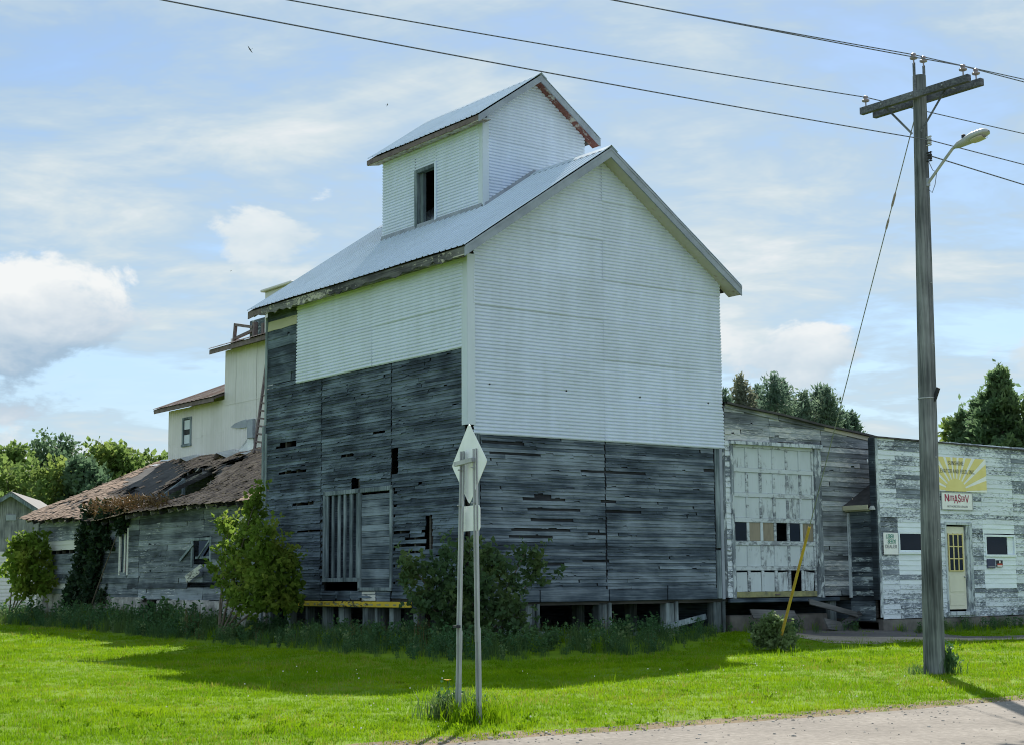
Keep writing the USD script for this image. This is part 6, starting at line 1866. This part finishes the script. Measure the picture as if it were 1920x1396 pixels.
def channel(p0, p1, w=.062, dp=.03):
    """A U-channel post."""
    p0, p1 = rel(p0), rel(p1)
    d = unit(p1 - p0)
    s = unit(np.cross(d, NB))
    n = np.cross(s, d)
    prof = [(-w / 2 - .012, 0), (-w / 2, 0), (-w * .32, -dp), (w * .32, -dp), (w / 2, 0), (w / 2 + .012, 0), (w / 2 + .012, .004), (w / 2 - .004, .004), (w * .3, -dp + .005), (-w * .3, -dp + .005), (-w / 2 + .004, .004), (-w / 2 - .012, .004), (-w / 2 - .012, 0)]
    rows = [[q + s * a + n * b for a, b in prof] for q in (p0, p0 + (p1 - p0) * .5, p1)]
    return MB().strip(rows)


SD = unit(np.array([.46, -.89, 0.0]))                  # along the sign's face
NB = np.array([SD[1], -SD[0], 0.0])                    # towards us
if NB[1] > 0:
    NB = -NB
j0 = .33
for nm, p0, p1 in (('left', lb_, lt_), ('right', rb, rt_)):
    p0, p1 = np.array(p0), np.array(p1)
    s0 = p0 + (p1 - p0) * .30
    channel(s0 - (s0 - p0) * 0.02 + NB * .004, p1).build('post', M['galvanised'], sign)
    channel(p0, p0 + (p1 - p0) * .345, w=.068, dp=.034).build('post_base', M['galvanised'], sign)
s0 = np.array(lb_) + (np.array(lt_) - np.array(lb_)) * .36
MB().beam(rel(s0) - SD * .045 + NB * .025, rel(s0) + SD * .045 + NB * .025, .05, .03).build('strap', M['black'], sign)
C = at_depth(879.5, 868, dR + .155)
hd = .443
rr = .035
poly = [C + SD * a + np.array([0, 0, 1.0]) * b for a, b in [(-hd + rr, -rr * .9), (-hd + .012, 0), (-hd + rr, rr * .9), (-rr, hd - rr), (0, hd - .012), (rr, hd - rr), (hd - rr, rr), (hd - .012, 0), (hd - rr, -rr), (rr, -hd + rr), (0, -hd + .012), (-rr, -hd + rr)]]
poly = [rel(q) for q in poly]
mb = MB().add(poly + [q - NB * .004 for q in poly], [[0, i, i + 1] for i in range(1, 11)] + [[12, 12 + i + 1, 12 + i] for i in range(1, 11)])
mb.strip([poly + poly[:1], [q - NB * .004 for q in poly + poly[:1]]])
mb.build('diamond_panel', M['sign_back'], sign)
Pc = at_depth(883, 970.5, dR + .12)
a_ = .225
mb = MB()
pl = [(-a_, -.135), (-a_, .135), (a_ - .03, .135), (a_, .105), (a_, -.105), (a_ - .03, -.135)]
pl = [rel(Pc + SD * x + np.array([0, 0, 1.0]) * y) for x, y in pl]
mb.add(pl + [q - NB * .004 for q in pl], [[0, i, i + 1] for i in range(1, 5)] + [[6, 6 + i + 1, 6 + i] for i in range(1, 5)]).strip([pl + pl[:1], [q - NB * .004 for q in pl + pl[:1]]])
mb.build('lower_plate', M['sign_back'], sign)
q0, q1 = at_depth(861, 870, dL + .02) + NB * .05, at_depth(895, 861, dR + .02) + NB * .05
MB().beam(rel(q0), rel(q1), .05, .045).build('crossbar', M['galvanised'], sign)
st = at_depth(899, 853, dR + .06) + NB * .004
MB().beam(rel(st) - SD * .03, rel(st) + SD * .03, .006, .055).build('sticker', M['trim_grey'], sign)
for f_ in (.80, .93):
    for p0, p1 in ((lb_, lt_), (rb, rt_)):
        p = np.array(p0) + (np.array(p1) - np.array(p0)) * f_
        MB().tube([rel(p) + NB * .0, rel(p) + NB * .045], .008, 6).build('bolt', M['galvanised'], sign)

# small flowers
fl = thing('yellow_flower', 'single yellow flower on a stalk left of the sign posts', 'flower', hit_ground(843, 1338))
top = at_depth(839, 1276, hit_ground(843, 1338)[1]) - hit_ground(843, 1338)
MB().tube([(0, 0, 0), top * .5 + [.01, 0, 0], top], .005, 5).build('stalk', M['weed_blade'], fl)
mb = MB()
for k in range(9):
    q = k * 2 * math.pi / 9
    c, s_ = math.cos(q), math.sin(q)
    mb.add([top, top + [.03 * c - .014 * s_, .03 * s_ + .014 * c, .018], top + [.048 * c, .048 * s_, .022], top + [.03 * c + .014 * s_, .03 * s_ - .014 * c, .018]], [[0, 1, 2], [0, 2, 3]])
mb.build('petals', M['petal_yellow'], fl)
n_ = 55
xy = np.column_stack([rng.uniform(-4, 6.2, n_ * 4), rng.uniform(15, 27, n_ * 4)])
uv = np.array([local((*q, 0)) for q in xy])
xy = xy[(uv[:, 1] > edge_v(uv[:, 0]) + .9) & (np.abs(xy[:, 0]) < xy[:, 1] * .33)][:n_]
ico = trimesh.creation.icosphere(1, .009)
instancer('clover_flowers', [(np.array(ico.vertices), np.array(ico.faces), M['petal_white'], 'flower_head')], np.column_stack([xy, ground_z(xy[:, 0], xy[:, 1]) + rng.uniform(.05, .09, len(xy))]), np.repeat(rng.uniform(.7, 1.3, len(xy))[:, None], 3, 1), np.zeros(len(xy)), np.zeros(len(xy), int), 'scattered white clover heads in the lawn', 'flowers')

# ------------------------------------------------------------------ birds
def bird(label, x, y, d, span, bank, head):
    p = at_depth(x, y, d)
    t = thing('bird', label, 'bird', p, head, 'birds in the sky')
    Lb = span * .42
    rows = []
    for q, r in ((-.55, .01), (-.4, .05), (-.1, .12), (.2, .13), (.4, .09), (.5, .03)):
        rows.append([(r * Lb * .5 * math.cos(k), q * Lb, r * Lb * .5 * math.sin(k)) for k in np.linspace(0, 2 * math.pi, 9)])
    MB().strip(rows).add([(-.02 * Lb, -.5 * Lb, 0), (.02 * Lb, -.5 * Lb, 0), (.13 * Lb, -.85 * Lb, .01), (-.13 * Lb, -.85 * Lb, .01)], [[0, 1, 2], [0, 2, 3]]).build('body', M['bird'], t)
    for s in (-1, 1):
        w = [(0, .18, 0), (.25, .26, .04), (.5, .05, .02), (.5, .0, .02), (.28, -.02, .04), (0, -.12, 0)]
        pts_ = []
        for a, b, c in w:
            X, Z = s * a * span, c * span
            pts_.append((X * math.cos(bank) - Z * math.sin(bank), b * Lb, X * math.sin(bank) + Z * math.cos(bank)))
        MB().add(pts_ + [(q[0], q[1], q[2] - .006) for q in pts_], [[0, i, i + 1] for i in range(1, 5)] + [[6, 6 + i + 1, 6 + i] for i in range(1, 5)]).build('wing', M['bird'], t)


bird('largest dark bird with spread wings high in the upper left sky', 469, 93, 60, .36, -.62, rad(60))
bird('small bird gliding left of the upper house roof', 726, 197, 75, .26, .35, rad(-70))
bird('tiny distant bird above the roof of the cream annex', 433, 508, 90, .20, .2, rad(-50))
